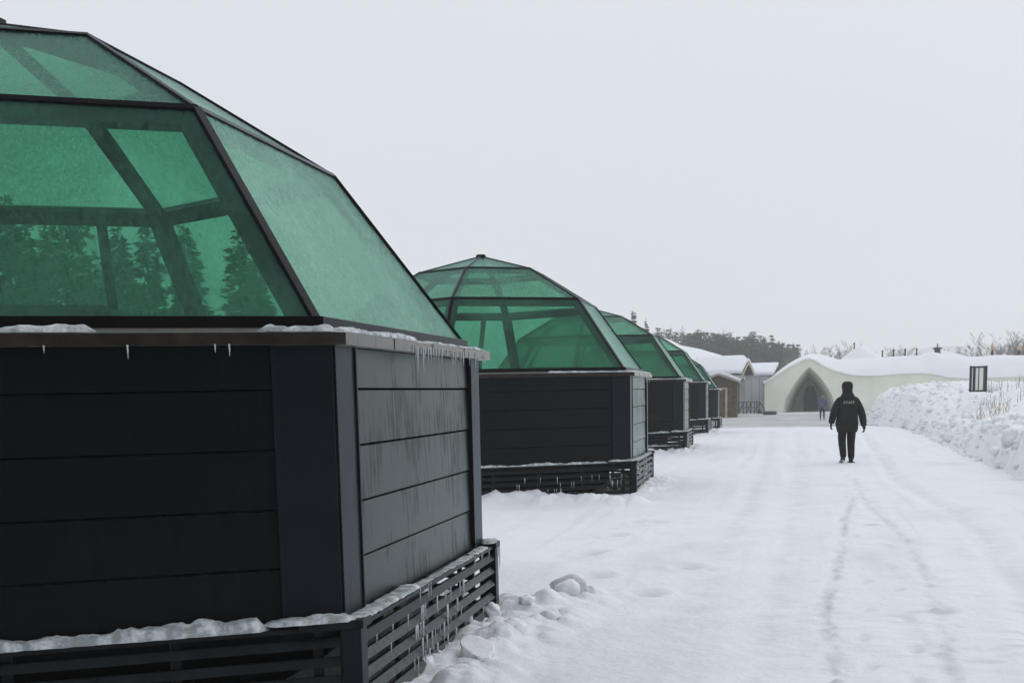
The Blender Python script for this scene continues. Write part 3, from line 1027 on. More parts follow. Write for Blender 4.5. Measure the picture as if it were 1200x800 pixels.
igloo = make_igloo()
parts = children_of(igloo)
labels = ['nearest and largest hut, its green glass dome cut off by the left picture edge',
          'second hut in the row, whole green glass dome with its pointed black cap in view',
          'third hut in the row, green dome rising just right of the second hut',
          'fourth hut in the row, small dark walls and green dome below the bare spruce tops',
          'farthest and smallest hut in the row, its green dome against the long snowy roof']
igloo['label'] = labels[0]
roots = [igloo]
for i in range(1, 5):
    r = igloo.copy()
    COL.objects.link(r)
    r.location = (ROW_X, ROW_Y + i * ROW_S, float(base_h(np.array(ROW_Y + i * ROW_S))))
    r['label'] = labels[i]
    for p in parts:
        c = p.copy(); COL.objects.link(c); c.parent = r
        for g in children_of(p):
            d = g.copy(); COL.objects.link(d); d.parent = c
    roots.append(r)
for i, r in enumerate(roots):
    add_snow(r, i)
    if i < 2:
        add_ice(r, ice_items(i))
for o in ICE:
    bpy.data.objects.remove(o)


# ------------------------------------------------------------------ snow lumps in the foreground
def lump(px, py, size, label, seed, kind='round'):
    p = gp(px, py)
    z = float(ground_h(np.array([p.x]), np.array([p.y]))[0])
    mb = MB()
    bm = bmesh.new()
    bmesh.ops.create_icosphere(bm, subdivisions=4, radius=1)
    off = Vector((seed * 3.1, seed * 7.7, 1))
    for v in bm.verts:
        c = v.co
        q = 1 + .30 * noise.noise(c * 1.3 + off) + .10 * noise.noise(c * 3.5 + off) + .03 * noise.noise(c * 9 + off)
        v.co = Vector((c.x * size[0] * q, c.y * size[1] * q, c.z * size[2] * q))
        if kind == 'slab':
            v.co.z = max(-size[2], min(size[2] * .55, v.co.z * 1.6)) + .25 * v.co.x
    o = len(mb.v)
    mb.add([v.co.copy() for v in bm.verts], [tuple(x.index for x in f.verts) for f in bm.faces])
    bm.free()
    ob = mb.build('snow_lump', M_SNOWB, smooth=True)
    ob.location = (p.x, p.y, z + size[2] * .35)
    ob.rotation_euler.z = seed
    return tag(ob, label, 'snow lump', 'clods of snow lying along the track edge')


def snowball():
    p = gp(666, 703)
    z = float(ground_h(np.array([p.x]), np.array([p.y]))[0])
    r = empty('snow_boulder', (p.x, p.y, z - .01), 'round snow boulder with an icy rind curving over a paler core', 'snow lump', 'clods of snow lying along the track edge')
    for nm, m, s, cz, cut in (('core', M_SNOWB, (.105, .10, .085), .05, 0), ('rind', M_DIRTY, (.155, .115, .12), .05, 1)):
        bm = bmesh.new()
        bmesh.ops.create_icosphere(bm, subdivisions=4, radius=1)
        mb = MB()
        for v in bm.verts:
            c = v.co
            q = 1 + .16 * noise.noise(c * 1.7 + Vector((4, 1, 2))) + .05 * noise.noise(c * 6)
            x, y, zz = c.x * s[0] * q, c.y * s[1] * q, c.z * s[2] * q
            if cut:
                y = y * .55 + .07
            mb.v.append((x, y, zz + cz))
        mb.f = [tuple(x.index for x in f.verts) for f in bm.faces]
        bm.free()
        mb.build(nm, m, r, smooth=True)


snowball()
for a in ((604, 757, (.10, .085, .055), 'rounded snow clod halfway between the slatted hut corner and the snow boulder', 1.3),
          (560, 781, (.16, .10, .05), 'flat tilted slab of snow lying below the slatted hut corner', 2.1, 'slab'),
          (645, 733, (.08, .07, .05), 'small snow clod just in front of the snow boulder', 3.3),
          (576, 728, (.07, .07, .07), 'upright snow clod against the end post of the nearest hut skirt', 4.2),
          (548, 742, (.045, .045, .05), 'tiny snow knob beside the icicle hung slats of the nearest hut', 5.2),
          (497, 788, (.06, .06, .06), 'snow knob at the bottom edge of the picture under the icicle hung slats', 6.4),
          (692, 706, (.045, .05, .04), 'small crumb of snow at the right foot of the snow boulder', 7.7),
          (618, 722, (.07, .06, .035), 'low soft snow clod left of the snow boulder', 8.1)):
    lump(*a)


# ------------------------------------------------------------------ trees
M_NEEDLE = mat('needles', (.050, .075, .030), .8, .2, noise_amt=.45, nscale=2.5)
M_NEEDLE2 = mat('dark_needles', (.036, .056, .028), .8, .2, noise_amt=.4, nscale=2.5)
M_BARK = mat('bark', (.10, .085, .07), .9, .2, noise_amt=.4, nscale=8)
M_TWIG = mat('twig', (.20, .185, .17), .9, .2, noise_amt=.3, nscale=3)


def conifer_meshes(seed, H, wide, npb, m, spruce=True):
    rs = np.random.RandomState(seed)
    Vs, Fs = [], []
    z = H * (.06 if spruce else .30)
    cnt = 0
    while z < H * .985:
        u = z / H
        r = wide * H * ((1 - u) ** .8 if spruce else max(.12, math.sin(PI * min(1, (1 - u) * .62 + .12)) ** .8 * .9)) * rs.uniform(.7, 1.15)
        nb = int(5 + 5 * (1 - u))
        a0 = rs.rand() * 6.28
        for b in range(nb):
            if rs.rand() < .13: continue
            a = a0 + 6.28 * b / nb + rs.uniform(-.35, .35)
            rr = r * rs.uniform(.55, 1.15)
            n = max(3, int(npb * rr / (wide * H)))
            s = np.sqrt(rs.rand(n)) * rr
            droop = -.42 * s + .12 * s * s / max(rr, .1) if spruce else .18 * s
            px = np.cos(a) * s + rs.normal(0, .09 * rr + .03, n)
            py = np.sin(a) * s + rs.normal(0, .09 * rr + .03, n)
            pz = z + droop + rs.normal(0, .05 + .03 * rr, n)
            P = np.stack([px, py, pz], 1)
            sz = rs.uniform(.5, 1.2, n)[:, None] * (.21 if npb < 40 else .17) * H / 10
            d1 = np.stack([np.cos(a) + rs.normal(0, .5, n), np.sin(a) + rs.normal(0, .5, n), rs.normal(-.15, .35, n)], 1)
            d1 /= np.linalg.norm(d1, axis=1)[:, None]
            d2 = rs.normal(0, 1, (n, 3)); d2 -= (d2 * d1).sum(1)[:, None] * d1; d2 /= np.linalg.norm(d2, axis=1)[:, None]
            q = np.stack([P - d2 * sz * .35, P + d1 * sz * 1.5 - d2 * sz * .12, P + d1 * sz * 1.7 + d2 * sz * .12, P + d2 * sz * .35], 1).reshape(-1, 3)
            Vs.append(q); Fs.append(np.arange(cnt, cnt + 4 * n).reshape(-1, 4)); cnt += 4 * n
        z += H * (.028 if npb < 40 else .022) * rs.uniform(.7, 1.3)
    n = 14
    q = np.stack([[0, 0, H * .93]] * 1)
    return np.concatenate(Vs), np.concatenate(Fs)


def conifer(seed, H, wide, npb, m, spruce=True):
    V, F = conifer_meshes(seed, H, wide, npb, m, spruce)
    root = bpy.data.objects.new('spruce_tree' if spruce else 'pine_tree', None)
    COL.objects.link(root)
    mesh_np('crown', V, F, m, smooth=False, parent=root)
    mb = MB()
    rnd = random.Random(seed)
    mb.tube([(0, 0, -.3), (rnd.uniform(-.05, .05), 0, H * .4), (0, rnd.uniform(-.05, .05), H * .8), (0, 0, H * 1.0)], [H * .016, H * .012, H * .006, H * .0015], 7)
    if not spruce:
        for k in range(14):
            z = H * rnd.uniform(.3, .9); a = rnd.random() * 6.28; L = wide * H * .8
            mb.tube([(0, 0, z), (math.cos(a) * L * .5, math.sin(a) * L * .5, z + .15 * L), (math.cos(a) * L, math.sin(a) * L, z + .25 * L)], [H * .004, H * .003, H * .001], 4)
    mb.build('trunk', M_BARK, root, smooth=True)
    return root


def bare_tree(seed, H, spread=.5, multi=1, m=None):
    rnd = random.Random(seed)
    root = bpy.data.objects.new('bare_tree', None)
    COL.objects.link(root)
    tr = MB(); cr = MB()

    def grow(p, d, L, r, lvl):
        n = 4
        pts = [p]; rad = [r]
        dd = Vector(d)
        for i in range(n):
            dd = (dd + Vector((rnd.gauss(0, .10), rnd.gauss(0, .10), rnd.gauss(.03, .05)))).normalized()
            pts.append(pts[-1] + dd * (L / n)); rad.append(r * (1 - .75 * (i + 1) / n))
        (tr if lvl == 0 else cr).tube(pts, rad, 6 if lvl == 0 else 3, cap=False)
        if lvl >= 4 or L < H * .03: return
        nb = (13, 7, 6, 4)[lvl] if lvl < 4 else 0
        for b in range(nb):
            t = rnd.uniform(.25 if lvl == 0 else .15, 1)
            i = min(n - 1, int(t * n)); q = pts[i].lerp(pts[i + 1], t * n - i)
            a = rnd.random() * 6.28
            e = Vector((math.cos(a), math.sin(a), 0))
            nd = (dd * rnd.uniform(.8, 1.3) + e * spread * rnd.uniform(.7, 1.5)).normalized()
            grow(q, nd, L * rnd.uniform(.30, .50), max(r * (1 - .7 * t) * .5, .010), lvl + 1)
    for k in range(multi):
        a = rnd.random() * 6.28
        s = 0 if multi == 1 else .3
        grow(Vector((math.cos(a) * s, math.sin(a) * s, -.2)), Vector((math.cos(a) * s, math.sin(a) * s, 1)).normalized(), H * (.8 if multi == 1 else .62), H * .012, 0)
    top = max(v[2] for v in cr.v + tr.v)
    for b_ in (tr, cr):          # bring the tree to its stated height
        b_.v = [(x * H / top, y * H / top, z * H / top) for x, y, z in b_.v]
    tr.build('trunk', M_TWIG, root, smooth=True)
    cr.build('crown', M_TWIG, root, smooth=True)
    return root


PROTO = {}


def plant(kind, make, x, y, z, scale, rz, label, cat, group, sz=None):
    if kind not in PROTO:
        o = make(); PROTO[kind] = o; r = o
    else:
        src = PROTO[kind]
        r = src.copy(); COL.objects.link(r)
        for ch in children_of(src):
            c = ch.copy(); COL.objects.link(c); c.parent = r
    r.location = (x, y, z); r.rotation_euler.z = rz; r.scale = (scale, scale, sz or scale)
    tag(r, label, cat, group)
    return r


rt = random.Random(11)
FOREST_Y = 230
SP = [('sp%d' % i, (lambda i=i: conifer(100 + i, 10, (.15, .18, .13, .16, .18)[i], 39, (M_NEEDLE, M_NEEDLE2)[i % 2], i != 4))) for i in range(5)]
# far wood: rows of conifers, crown tops following the photograph's skyline
top = [(700, 372), (740, 382), (790, 389), (805, 391), (820, 387), (833, 394), (845, 388), (858, 391), (870, 394), (880, 388), (890, 396), (900, 393), (912, 400), (922, 398), (931, 399), (938, 400)]
k = 0
for row, (yy, dy) in enumerate(((222, 0), (230, -3), (238, -1))):
    px = 700 + row * 4
    while px < 936 - (row == 1) * 2:
        py = np.interp(px, [a for a, b in top], [b for a, b in top]) + rt.uniform(-4, 6) + (6 if row == 0 else 0)
        Y = yy + rt.uniform(-3, 3)
        p = at(px, py, Y)
        H = p.z + .6
        kk, mk = SP[rt.randrange(5)]
        plant(kk, mk, p.x, Y, -.6, H / 10 * 1.25, rt.random() * 6.28, 'grey green conifer in the hazy wood behind the snowy roofs', 'tree', 'conifers of the far wood', sz=H / 10)
        px += rt.uniform(5, 9); k += 1
# two spruce tops above the third hut, thin bare ones beside
for (px, py, Y, ki, lb) in ((742, 362, 120, 0, 'taller of two spruce tops showing over the third hut'), (757, 372, 124, 2, 'shorter right hand one of two spruce tops over the third hut')):
    p = at(px, py, Y)
    kk, mk = SP[ki]
    plant(kk, mk, p.x, Y, -.6, (p.z + .6) / 10 * .75, ki, lb, 'tree', None, sz=(p.z + .6) / 10)
BT = [('bt%d' % i, (lambda i=i: bare_tree(200 + i, 10, (.38, .5, .45)[i], (1, 1, 5)[i]))) for i in range(3)]
for (px, py, Y, ki, lb) in ((722, 366, 150, 0, 'bare slender birch left of the two spruce tops'), (778, 381, 160, 0, 'bare birch left of the far wood beside the spruce tops'),
                            (797, 380, 165, 1, 'second bare birch rising over the left end of the far wood'), (787, 386, 170, 0, 'thin bare birch between two taller ones over the fourth hut'),
                            (843, 384, 245, 1, 'bare crown poking above the middle of the far wood'),
                            (947, 404, 190, 2, 'small bushy bare tree just right of the far wood'), (957, 402, 185, 1, 'bare tree behind the peak of the arched snow building'),
                            (966, 406, 195, 2, 'low bare shrub like tree right of the arched facade peak'), (986, 397, 180, 0, 'thin bare tree left of the white snow dome'),
                            (992, 396, 178, 0, 'tall thin bare tree against the snow dome'),
                            (1048, 404, 175, 2, 'bushy bare tree behind the row of dark pegs'), (1058, 402, 180, 1, 'bare tree at the right end of the row of dark pegs'),
                            (1112, 404, 180, 2, 'small bare tree right of the capped roof vent'),
                            (1180, 383, 150, 2, 'large leafless spreading tree near the right picture edge'), (1198, 384, 156, 2, 'leafless tree cut by the right picture edge')):
    p = at(px, py, Y)
    kk, mk = BT[ki]
    H = p.z + .6
    plant(kk, mk, p.x, Y, -.6, H / 10 * (.95 if ki < 2 else 1.15), rt.random() * 6, lb, 'tree', None, sz=H / 10)
# conifers beyond the first hut, seen through its glass
NP = [('np%d' % i, (lambda i=i: conifer(300 + i, 10, (.25, .22, .28)[i], 120, M_NEEDLE2, i != 2))) for i in range(3)]
for (px, py, Y, ki, lb) in ((-60, 205, 38, 0, 'conifer beyond the nearest hut, left of all others behind it'), (5, 225, 40, 1, 'tall spruce seen through the left part of the nearest glass dome'),
                            (28, 258, 44, 0, 'spruce second from the left seen through the nearest glass dome'),
                            (72, 262, 42, 2, 'bushy pine seen through the middle of the nearest glass dome'), (137, 262, 41, 1, 'spruce seen just right of the upright bar in the nearest dome'),
                            (170, 262, 43, 0, 'spruce standing behind the slanting rib of the nearest dome'), (215, 262, 44, 1, 'spruce right of the slanting rib of the nearest dome'),
                            (278, 268, 41, 0, 'spruce seen in the right corner of the nearest green pane'), (300, 300, 43, 1, 'short spruce farthest right behind the nearest dome'),
                            (-130, 180, 38, 0, 'spruce outside the left picture edge behind the nearest hut')):
    p = at(px, py, Y)
    H = p.z
    kk, mk = NP[ki]
    plant(kk, mk, p.x, Y, 0, H / 10, rt.random() * 6, lb, 'tree', 'conifers beyond the nearest hut', sz=H / 10)
p = at(92, 250, 40)
plant('bt0', BT[0][1], p.x, 40, 0, p.z / 10.5, 1, 'leafless birch among the conifers seen through the nearest dome', 'tree', 'conifers beyond the nearest hut')
# wood behind the photographer, mirrored in the walls and panes
for i in range(16):
    x = -16 + i * 2.6 + rt.uniform(-.6, .6)
    kk, mk = NP[i % 3]
    plant(kk, mk, x, -19 + rt.uniform(-3, 2), 0, rt.uniform(1.15, 1.5), rt.random() * 6, 'dark conifer in the wood edge opposite the huts, outside the picture', 'tree', 'conifers of the wood edge opposite the huts')


# ------------------------------------------------------------------ hills
def hills():
    M_HILL = mat('wooded_hill', (.46, .48, .50), .9, .1, noise_amt=.3, nscale=.02)
    xs = np.linspace(-900, 900, 300); ys = np.linspace(1080, 1400, 14)
    X, Y = np.meshgrid(xs, ys)
    prof = 8 + 22 * np.exp(-((X - 170) / 90) ** 2) + 20 * np.exp(-((X - 420) / 260) ** 2) + 14 * np.exp(-((X + 200) / 300) ** 2) + 3 * fbm(X * .01, X * 0, 3) + 2 * fbm(X * .2, Y * .03, 2)
    Z = -2 + prof * np.sin(PI * (Y - 1080) / 320 * .98) ** .7
    tag(mesh_np('hills', np.stack([X, Y, Z], -1).reshape(-1, 3), grid_faces(14, 300), M_HILL), kind='structure')


hills()

# ------------------------------------------------------------------ snow building with pointed portal
M_CREAM = mat('cream_snow_wall', (.79, .81, .69), .8, .2, noise_amt=.06, nscale=.5, bump=.3, bscale=2, bdist=.05)
M_DOOR = mat('grey_door', (.10, .105, .115), .6, .3, noise_amt=.2, nscale=2)
M_DARKM = mat('dark_metal', (.02, .022, .025), .5, .5)
GZ = -.45
IY = 116.0


def wx(px, Y=IY, py=460):
    return at(px, py, Y).x


def wz(px, py, Y=IY):
    return at(px, py, Y).z


def ice_building():
    root = empty('snow_building', (wx(950), IY, GZ), 'long cream snow building with a pointed arch portal and rounded snowy roof', 'building')
    ox, oy, oz = root.location
    tl = [(896, 449), (898, 446), (910, 439), (925, 429), (940, 421), (948, 418), (955, 421), (963, 427), (976, 433), (992, 437), (1007, 439), (1025, 439), (1050, 437), (1075, 436), (1094, 437), (1110, 441), (1130, 442), (1160, 441), (1200, 440), (1260, 440), (1400, 442)]
    rl = [(896, 448), (898, 445), (910, 437), (925, 427), (940, 419), (950, 415.5), (966, 415.5), (976, 419), (986, 422), (1000, 421), (1020, 420), (1040, 419), (1087, 416), (1096, 411), (1110, 413.5), (1140, 418), (1170, 416.5), (1200, 416), (1260, 416), (1400, 417)]
    xs = np.linspace(wx(896), wx(1400), 190)
    tx = [wx(a) for a, b in tl]; tz = [wz(a, b) for a, b in tl]
    zt = np.interp(xs, tx, tz)
    rz = np.interp(xs, [wx(a) for a, b in rl], [wz(a, b, IY + 4) for a, b in rl])
    ker = np.exp(-np.linspace(-2, 2, 9) ** 2); ker /= ker.sum()
    zt = np.convolve(np.pad(zt, 4, 'edge'), ker, 'valid'); rz = np.convolve(np.pad(rz, 4, 'edge'), ker, 'valid')
    # facade with portal hole, as vertical strips
    # portal outline (outer) half width by height
    pc = wx(948); base = GZ
    L = [(918, 480), (919.5, 472), (925, 460), (932.5, 447), (941, 436.5), (948, 430)]
    Rr = [(979, 480), (977.5, 470), (973, 459.5), (964, 445), (955, 436), (948, 430)]
    Lp = [(wx(a) - ox, wz(a, b) - oz) for a, b in L]; Lp[0] = (Lp[0][0], 0)
    Rp = [(wx(a) - ox, wz(a, b) - oz) for a, b in Rr]; Rp[0] = (Rp[0][0], 0)

    def dens(pts, n=14):
        # smooth resample by height parameter
        t = np.linspace(0, 1, len(pts)); q = np.linspace(0, 1, n)
        P = np.array(pts)
        try:
            out = np.stack([np.polyval(np.polyfit(t, P[:, i], 4), q) for i in (0, 1)], 1)
        except Exception:
            out = np.stack([np.interp(q, t, P[:, i]) for i in (0, 1)], 1)
        out[0] = P[0]; out[-1] = P[-1]
        return out
    lp, rp = dens(Lp), dens(Rp)
    mb = MB()
    # left of hole: grid between left facade columns is done by strips at each height
    n = len(lp)
    xl = xs[0] - ox; xr = xs[-1] - ox
    ztop = lambda x: float(np.interp(x + ox, xs, zt)) - oz
    def quadstrip(outer, hole):
        V = []
        for (xa, za), (xb, zb) in zip(outer, hole):
            for s in np.linspace(0, 1, 12):
                x = xa * (1 - s) + xb * s; z = za * (1 - s) + zb * s
                V.append((x, 0 + .10 * float(vn(np.array(x * .5), np.array(z * .7))), z))
        F = []
        m = len(outer)
        for i in range(m - 1):
            for j in range(11):
                a = i * 12 + j
                F.append((a, a + 1, a + 13, a + 12))
        mb.add(V, F)
    apx = lp[-1][0]
    hL = [( xl + (apx - xl) * max(0, (i - 4) / (n - 5)), ) for i in range(n)]
    outerL = []
    for i in range(n):
        if i <= 4: outerL.append((xl, ztop(xl) * i / 4))
        else:
            x = xl + (apx - xl) * (i - 4) / (n - 5); outerL.append((x, ztop(x)))
    quadstrip(outerL, lp)
    xm = rp[0][0] + 1.2
    outerR = []
    for i in range(n):
        if i <= 5: outerR.append((xm, ztop(xm) * i / 5))
        else:
            x = xm + (apx - xm) * (i - 5) / (n - 6); outerR.append((x, ztop(x)))
    quadstrip([(a, b) for a, b in outerR], [tuple(p) for p in rp])
    # plain wall to the right
    V = []; xx = np.linspace(xm, xr, 90)
    for x in xx:
        for s in np.linspace(-.3, 1, 8):
            z = ztop(x) * s
            V.append((x, .10 * float(vn(np.array(x * .5), np.array(z * .7))) if x > xm else 0 + .10 * float(vn(np.array(x * .5), np.array(z * .7))), z))
    mb.add(V, [(i * 8 + j, (i + 1) * 8 + j, (i + 1) * 8 + j + 1, i * 8 + j + 1) for i in range(89) for j in range(7)])
    # left side wall going back
    V = [(xl - .3 * s * (1 - s), s * 14, z) for s in np.linspace(0, 1, 8) for z in np.linspace(0, ztop(xl), 6)]
    mb.add(V, [(i * 6 + j, (i + 1) * 6 + j, (i + 1) * 6 + j + 1, i * 6 + j + 1) for i in range(7) for j in range(5)])
    mb.build('wall', M_CREAM, root, smooth=True)
    # portal funnel
    out = [tuple(p) for p in lp] + [tuple(p) for p in rp[::-1][1:]]
    ci = wx(951) - ox
    mb = MB(); V = []
    steps = 9
    for s in range(steps):
        u = s / (steps - 1)
        k = 1 - .36 * (u ** .8)
        rr = .10 * math.sin(min(1, u * 5) * PI / 2)
        for (x, z) in out:
            X = ci + (x - ci) * k + .2 * u
            Z_ = z * (1 - .26 * u)
            V.append((X, -.03 + u * 8.2, Z_))
    m = len(out)
    mb.add(V, [(i * m + j, (i + 1) * m + j, (i + 1) * m + j + 1, i * m + j + 1) for i in range(steps - 1) for j in range(m - 1)])
    # back wall of the porch
    last = V[-m:]
    cb = len(mb.v)
    mb.add([(p[0], p[1], p[2]) for p in last] + [(ci + .2, 8.17, 0)], [(j, j + 1, m) for j in range(m - 1)])
    mb.build('portal', M_CREAM, root, smooth=True)
    mb = MB()
    x0, x1 = wx(942, IY + 8) - ox, wx(957, IY + 8) - ox
    zt_ = 2.35
    pts = [(x0, 0), (x1 + .15, 0), (x1 + .02, zt_ * .55), (x1 - .12, zt_ * .86), (x1 - .4, zt_), (x0 + .4, zt_), (x0 + .12, zt_ * .86), (x0, zt_ * .5)]
    lo = [(x, 8.0, z) for x, z in pts]; hi = [(x, 8.2, z) for x, z in pts]
    mb.add(lo + hi, [tuple(range(8)), tuple(range(8, 16))[::-1]] + [(i, (i + 1) % 8, 8 + (i + 1) % 8, 8 + i) for i in range(8)])
    d = mb.build('door', M_DOOR, root)
    mb = MB(); mb.box(x1 - .35, x1 - .30, 7.92, 8.0, 1.0, 1.3); mb.build('handle', M_DARKM, d)
    # roof of drifted snow
    V = []; nv = 26
    for i, x in enumerate(xs):
        for j in range(nv):
            v = j / (nv - 1)
            y = -.12 + v * 14
            a = math.sin(min(1, v * 3.2) * PI / 2)
            z = (zt[i] - oz) * (1 - a) + (rz[i] - oz) * a
            z += .18 * float(fbm(np.array(x * .3), np.array(v * 5.0), 3)) * a
            if v > .5: z -= (v - .5) ** 2 * 8
            if j == 0: z -= .12
            V.append((x - ox - (.12 if i == 0 else 0), y, z + .02))
    mb = MB()
    mb.add(V, [(i * nv + j, i * nv + j + 1, (i + 1) * nv + j + 1, (i + 1) * nv + j) for i in range(len(xs) - 1) for j in range(nv - 1)])
    mb.build('roof', M_RSNOW, root, smooth=True)


ice_building()


def dome(name, pts, Y, depth, label):
    """smooth snow mound whose front outline runs through the given photograph points"""
    xs = np.array([wx(a, Y) for a, b in pts]); zs = np.array([wz(a, b, Y) for a, b in pts])
    cx = (xs[0] + xs[-1]) / 2
    X = np.linspace(xs[0], xs[-1], 60); Z = np.interp(X, xs, zs)
    ker = np.exp(-np.linspace(-2, 2, 7) ** 2); ker /= ker.sum()
    Z = np.convolve(np.pad(Z, 3, 'edge'), ker, 'valid')
    V = []; nv = 31
    for x, z in zip(X, Z):
        for j in range(nv):
            th = -1 + 2 * j / (nv - 1)
            y = th * depth
            V.append((x - cx, y, GZ * 0 + (z - GZ) * (1 - abs(th) ** 2.2) + .05 * float(vn(np.array(x * .8), np.array(y * .8)))))
    mb = MB(); mb.add(V, [(i * nv + j, i * nv + j + 1, (i + 1) * nv + j + 1, (i + 1) * nv + j) for i in range(59) for j in range(nv - 1)])
    o = mb.build(name, M_RSNOW, None, smooth=True)
    o.location = (cx, Y, GZ)
    tag(o, label, 'snow dome')
    return o


dome('snow_dome', [(975, 430), (983, 422), (992, 415), (1001, 408), (1006, 405.5), (1013, 406), (1020, 410), (1030, 416), (1040, 420), (1046, 425)], 130, 5, 'pointed white snow dome rising behind the roof of the cream building')


dome('snow_dome', [(1076, 423), (1086, 416), (1093, 411.5), (1098, 410), (1106, 411), (1120, 414.5), (1138, 418.5), (1150, 422)], 128, 4, 'low snow hump under the capped roof vent on the long white roof')


# pegs, vent, posts on the far roofs
def peg(px, py0, py1, Y, wd, label, group='dark pegs standing on the far snow roof'):
    p = at(px, py1, Y); t = at(px, py0, Y)
    mb = MB()
    h = t.z - p.z + .3
    mb.tube([(0, 0, -.3), (0, 0, h * .75), (0, 0, h * .8), (0, 0, h)], [wd * .8, wd * .7, wd, wd * .85], 8)
    o = mb.build('roof_peg', M_DARKM, smooth=False)
    o.location = p
    tag(o, label, 'peg', group)


peg(1001, 405, 408.5, 130, .09, 'single dark peg on the left shoulder of the snow dome')
peg(1034, 414, 419, 125, .09, 'leftmost of four dark pegs right of the snow dome')
peg(1047, 413, 419.5, 125, .11, 'second from left of four dark pegs right of the snow dome')
peg(1060.5, 412, 418.5, 125, .10, 'third from left of four dark pegs right of the snow dome')
peg(1074, 411.5, 418, 125, .09, 'rightmost of four dark pegs, next to the capped roof vent')


def vent():
    p = at(1098.5, 410.5, 126)
    r = empty('roof_vent', p, 'flat dark capped roof vent with a short finial on a snowy hump', 'vent')
    mb = MB(); mb.tube([(0, 0, -.5), (0, 0, .18)], [.30, .28], 12); mb.build('flue', M_DARKM, r)
    mb = MB(); mb.tube([(0, 0, .14), (0, 0, .18), (0, 0, .24), (0, 0, .34)], [.44, .48, .44, .12], 14); mb.build('cap', M_DARKM, r)
    mb = MB(); mb.tube([(0, 0, .34), (0, 0, .50), (0, 0, .54), (0, 0, .66)], [.05, .05, .08, .03], 8); mb.build('finial', M_DARKM, r)


vent()
M_TAN = mat('orange_wood', (.62, .30, .13), .8, .2, noise_amt=.3, nscale=3)
M_TANL = mat('pale_wood', (.62, .50, .36), .8, .2, noise_amt=.2, nscale=5)
for (px, t, b, lb) in ((1162.5, 400, 419, 'left one of two orange tipped torches behind the snow roof'), (1193.5, 403, 418, 'right one of two orange tipped torches, near the picture edge')):
    p = at(px, b, 122); q = at(px, t, 122); h = q.z - p.z
    r = empty('torch', p, lb, 'torch', 'orange torches behind the snow roof')
    mb = MB(); mb.tube([(0, 0, -.3), (0, 0, h * .3), (0, 0, h * .36)], [.11, .13, .15], 8); mb.build('holder', M_DARKM, r)
    mb = MB(); mb.tube([(0, 0, h * .36), (.03, 0, h * .55), (-.04, 0, h * .75), (.02, 0, h)], [.12, .15, .10, .02], 8); mb.build('wooden_tip', M_TAN, r, smooth=True)

# ------------------------------------------------------------------ lodge, hut and service building on the left of the square
M_LOG = mat('brown_logs', (.105, .078, .055), .8, .2, noise_amt=.35, nscale=4)
M_PALE = mat('pale_timber', (.50, .42, .31), .8, .2, noise_amt=.15, nscale=4)
M_GREYW = mat('grey_white_wall', (.70, .72, .75), .8, .2, noise_amt=.07, nscale=1.2)
M_SOFF = mat('soffit', (.075, .07, .065), .8, .2, noise_amt=.2, nscale=4)


def gable_roof(mb, x0, x1, ridge_z, eave_z, y0, y1, th, along='y', over=0.):
    """gable with its ridge along y (or x): two thick slopes"""
    if along == 'y':
        xm = (x0 + x1) / 2
        for sx in (0, 1):
            xe = x0 if sx == 0 else x1
            mb.hexa([(xe, y0, eave_z), (xm, y0, ridge_z), (xm, y1, ridge_z), (xe, y1, eave_z), (xe, y0, eave_z + th), (xm, y0, ridge_z + th), (xm, y1, ridge_z + th), (xe, y1, eave_z + th)])
    else:
        ym = (y0 + y1) / 2
        for sy in (0, 1):
            ye = y0 if sy == 0 else y1
            mb.hexa([(x0, ye, eave_z), (x1, ye, eave_z), (x1, ym, ridge_z), (x0, ym, ridge_z), (x0, ye, eave_z + th), (x1, ye, eave_z + th), (x1, ym, ridge_z + th), (x0, ym, ridge_z + th)])


def log_wall(mb, x0, x1, y0, y1, z0, z1, d=.2):
    z = z0
    while z < z1 - .01:
        z2 = min(z + d, z1)
        mb.box(x0, x1, y0, y1, z, z2 - .012)
        mb.box(x0 + .03, x1 - .03, y0 + .03, y1 - .03, z2 - .012, z2)
        z = z2


def soft_roof(name, pts_front, pts_back, m, root, n=24):
    pass


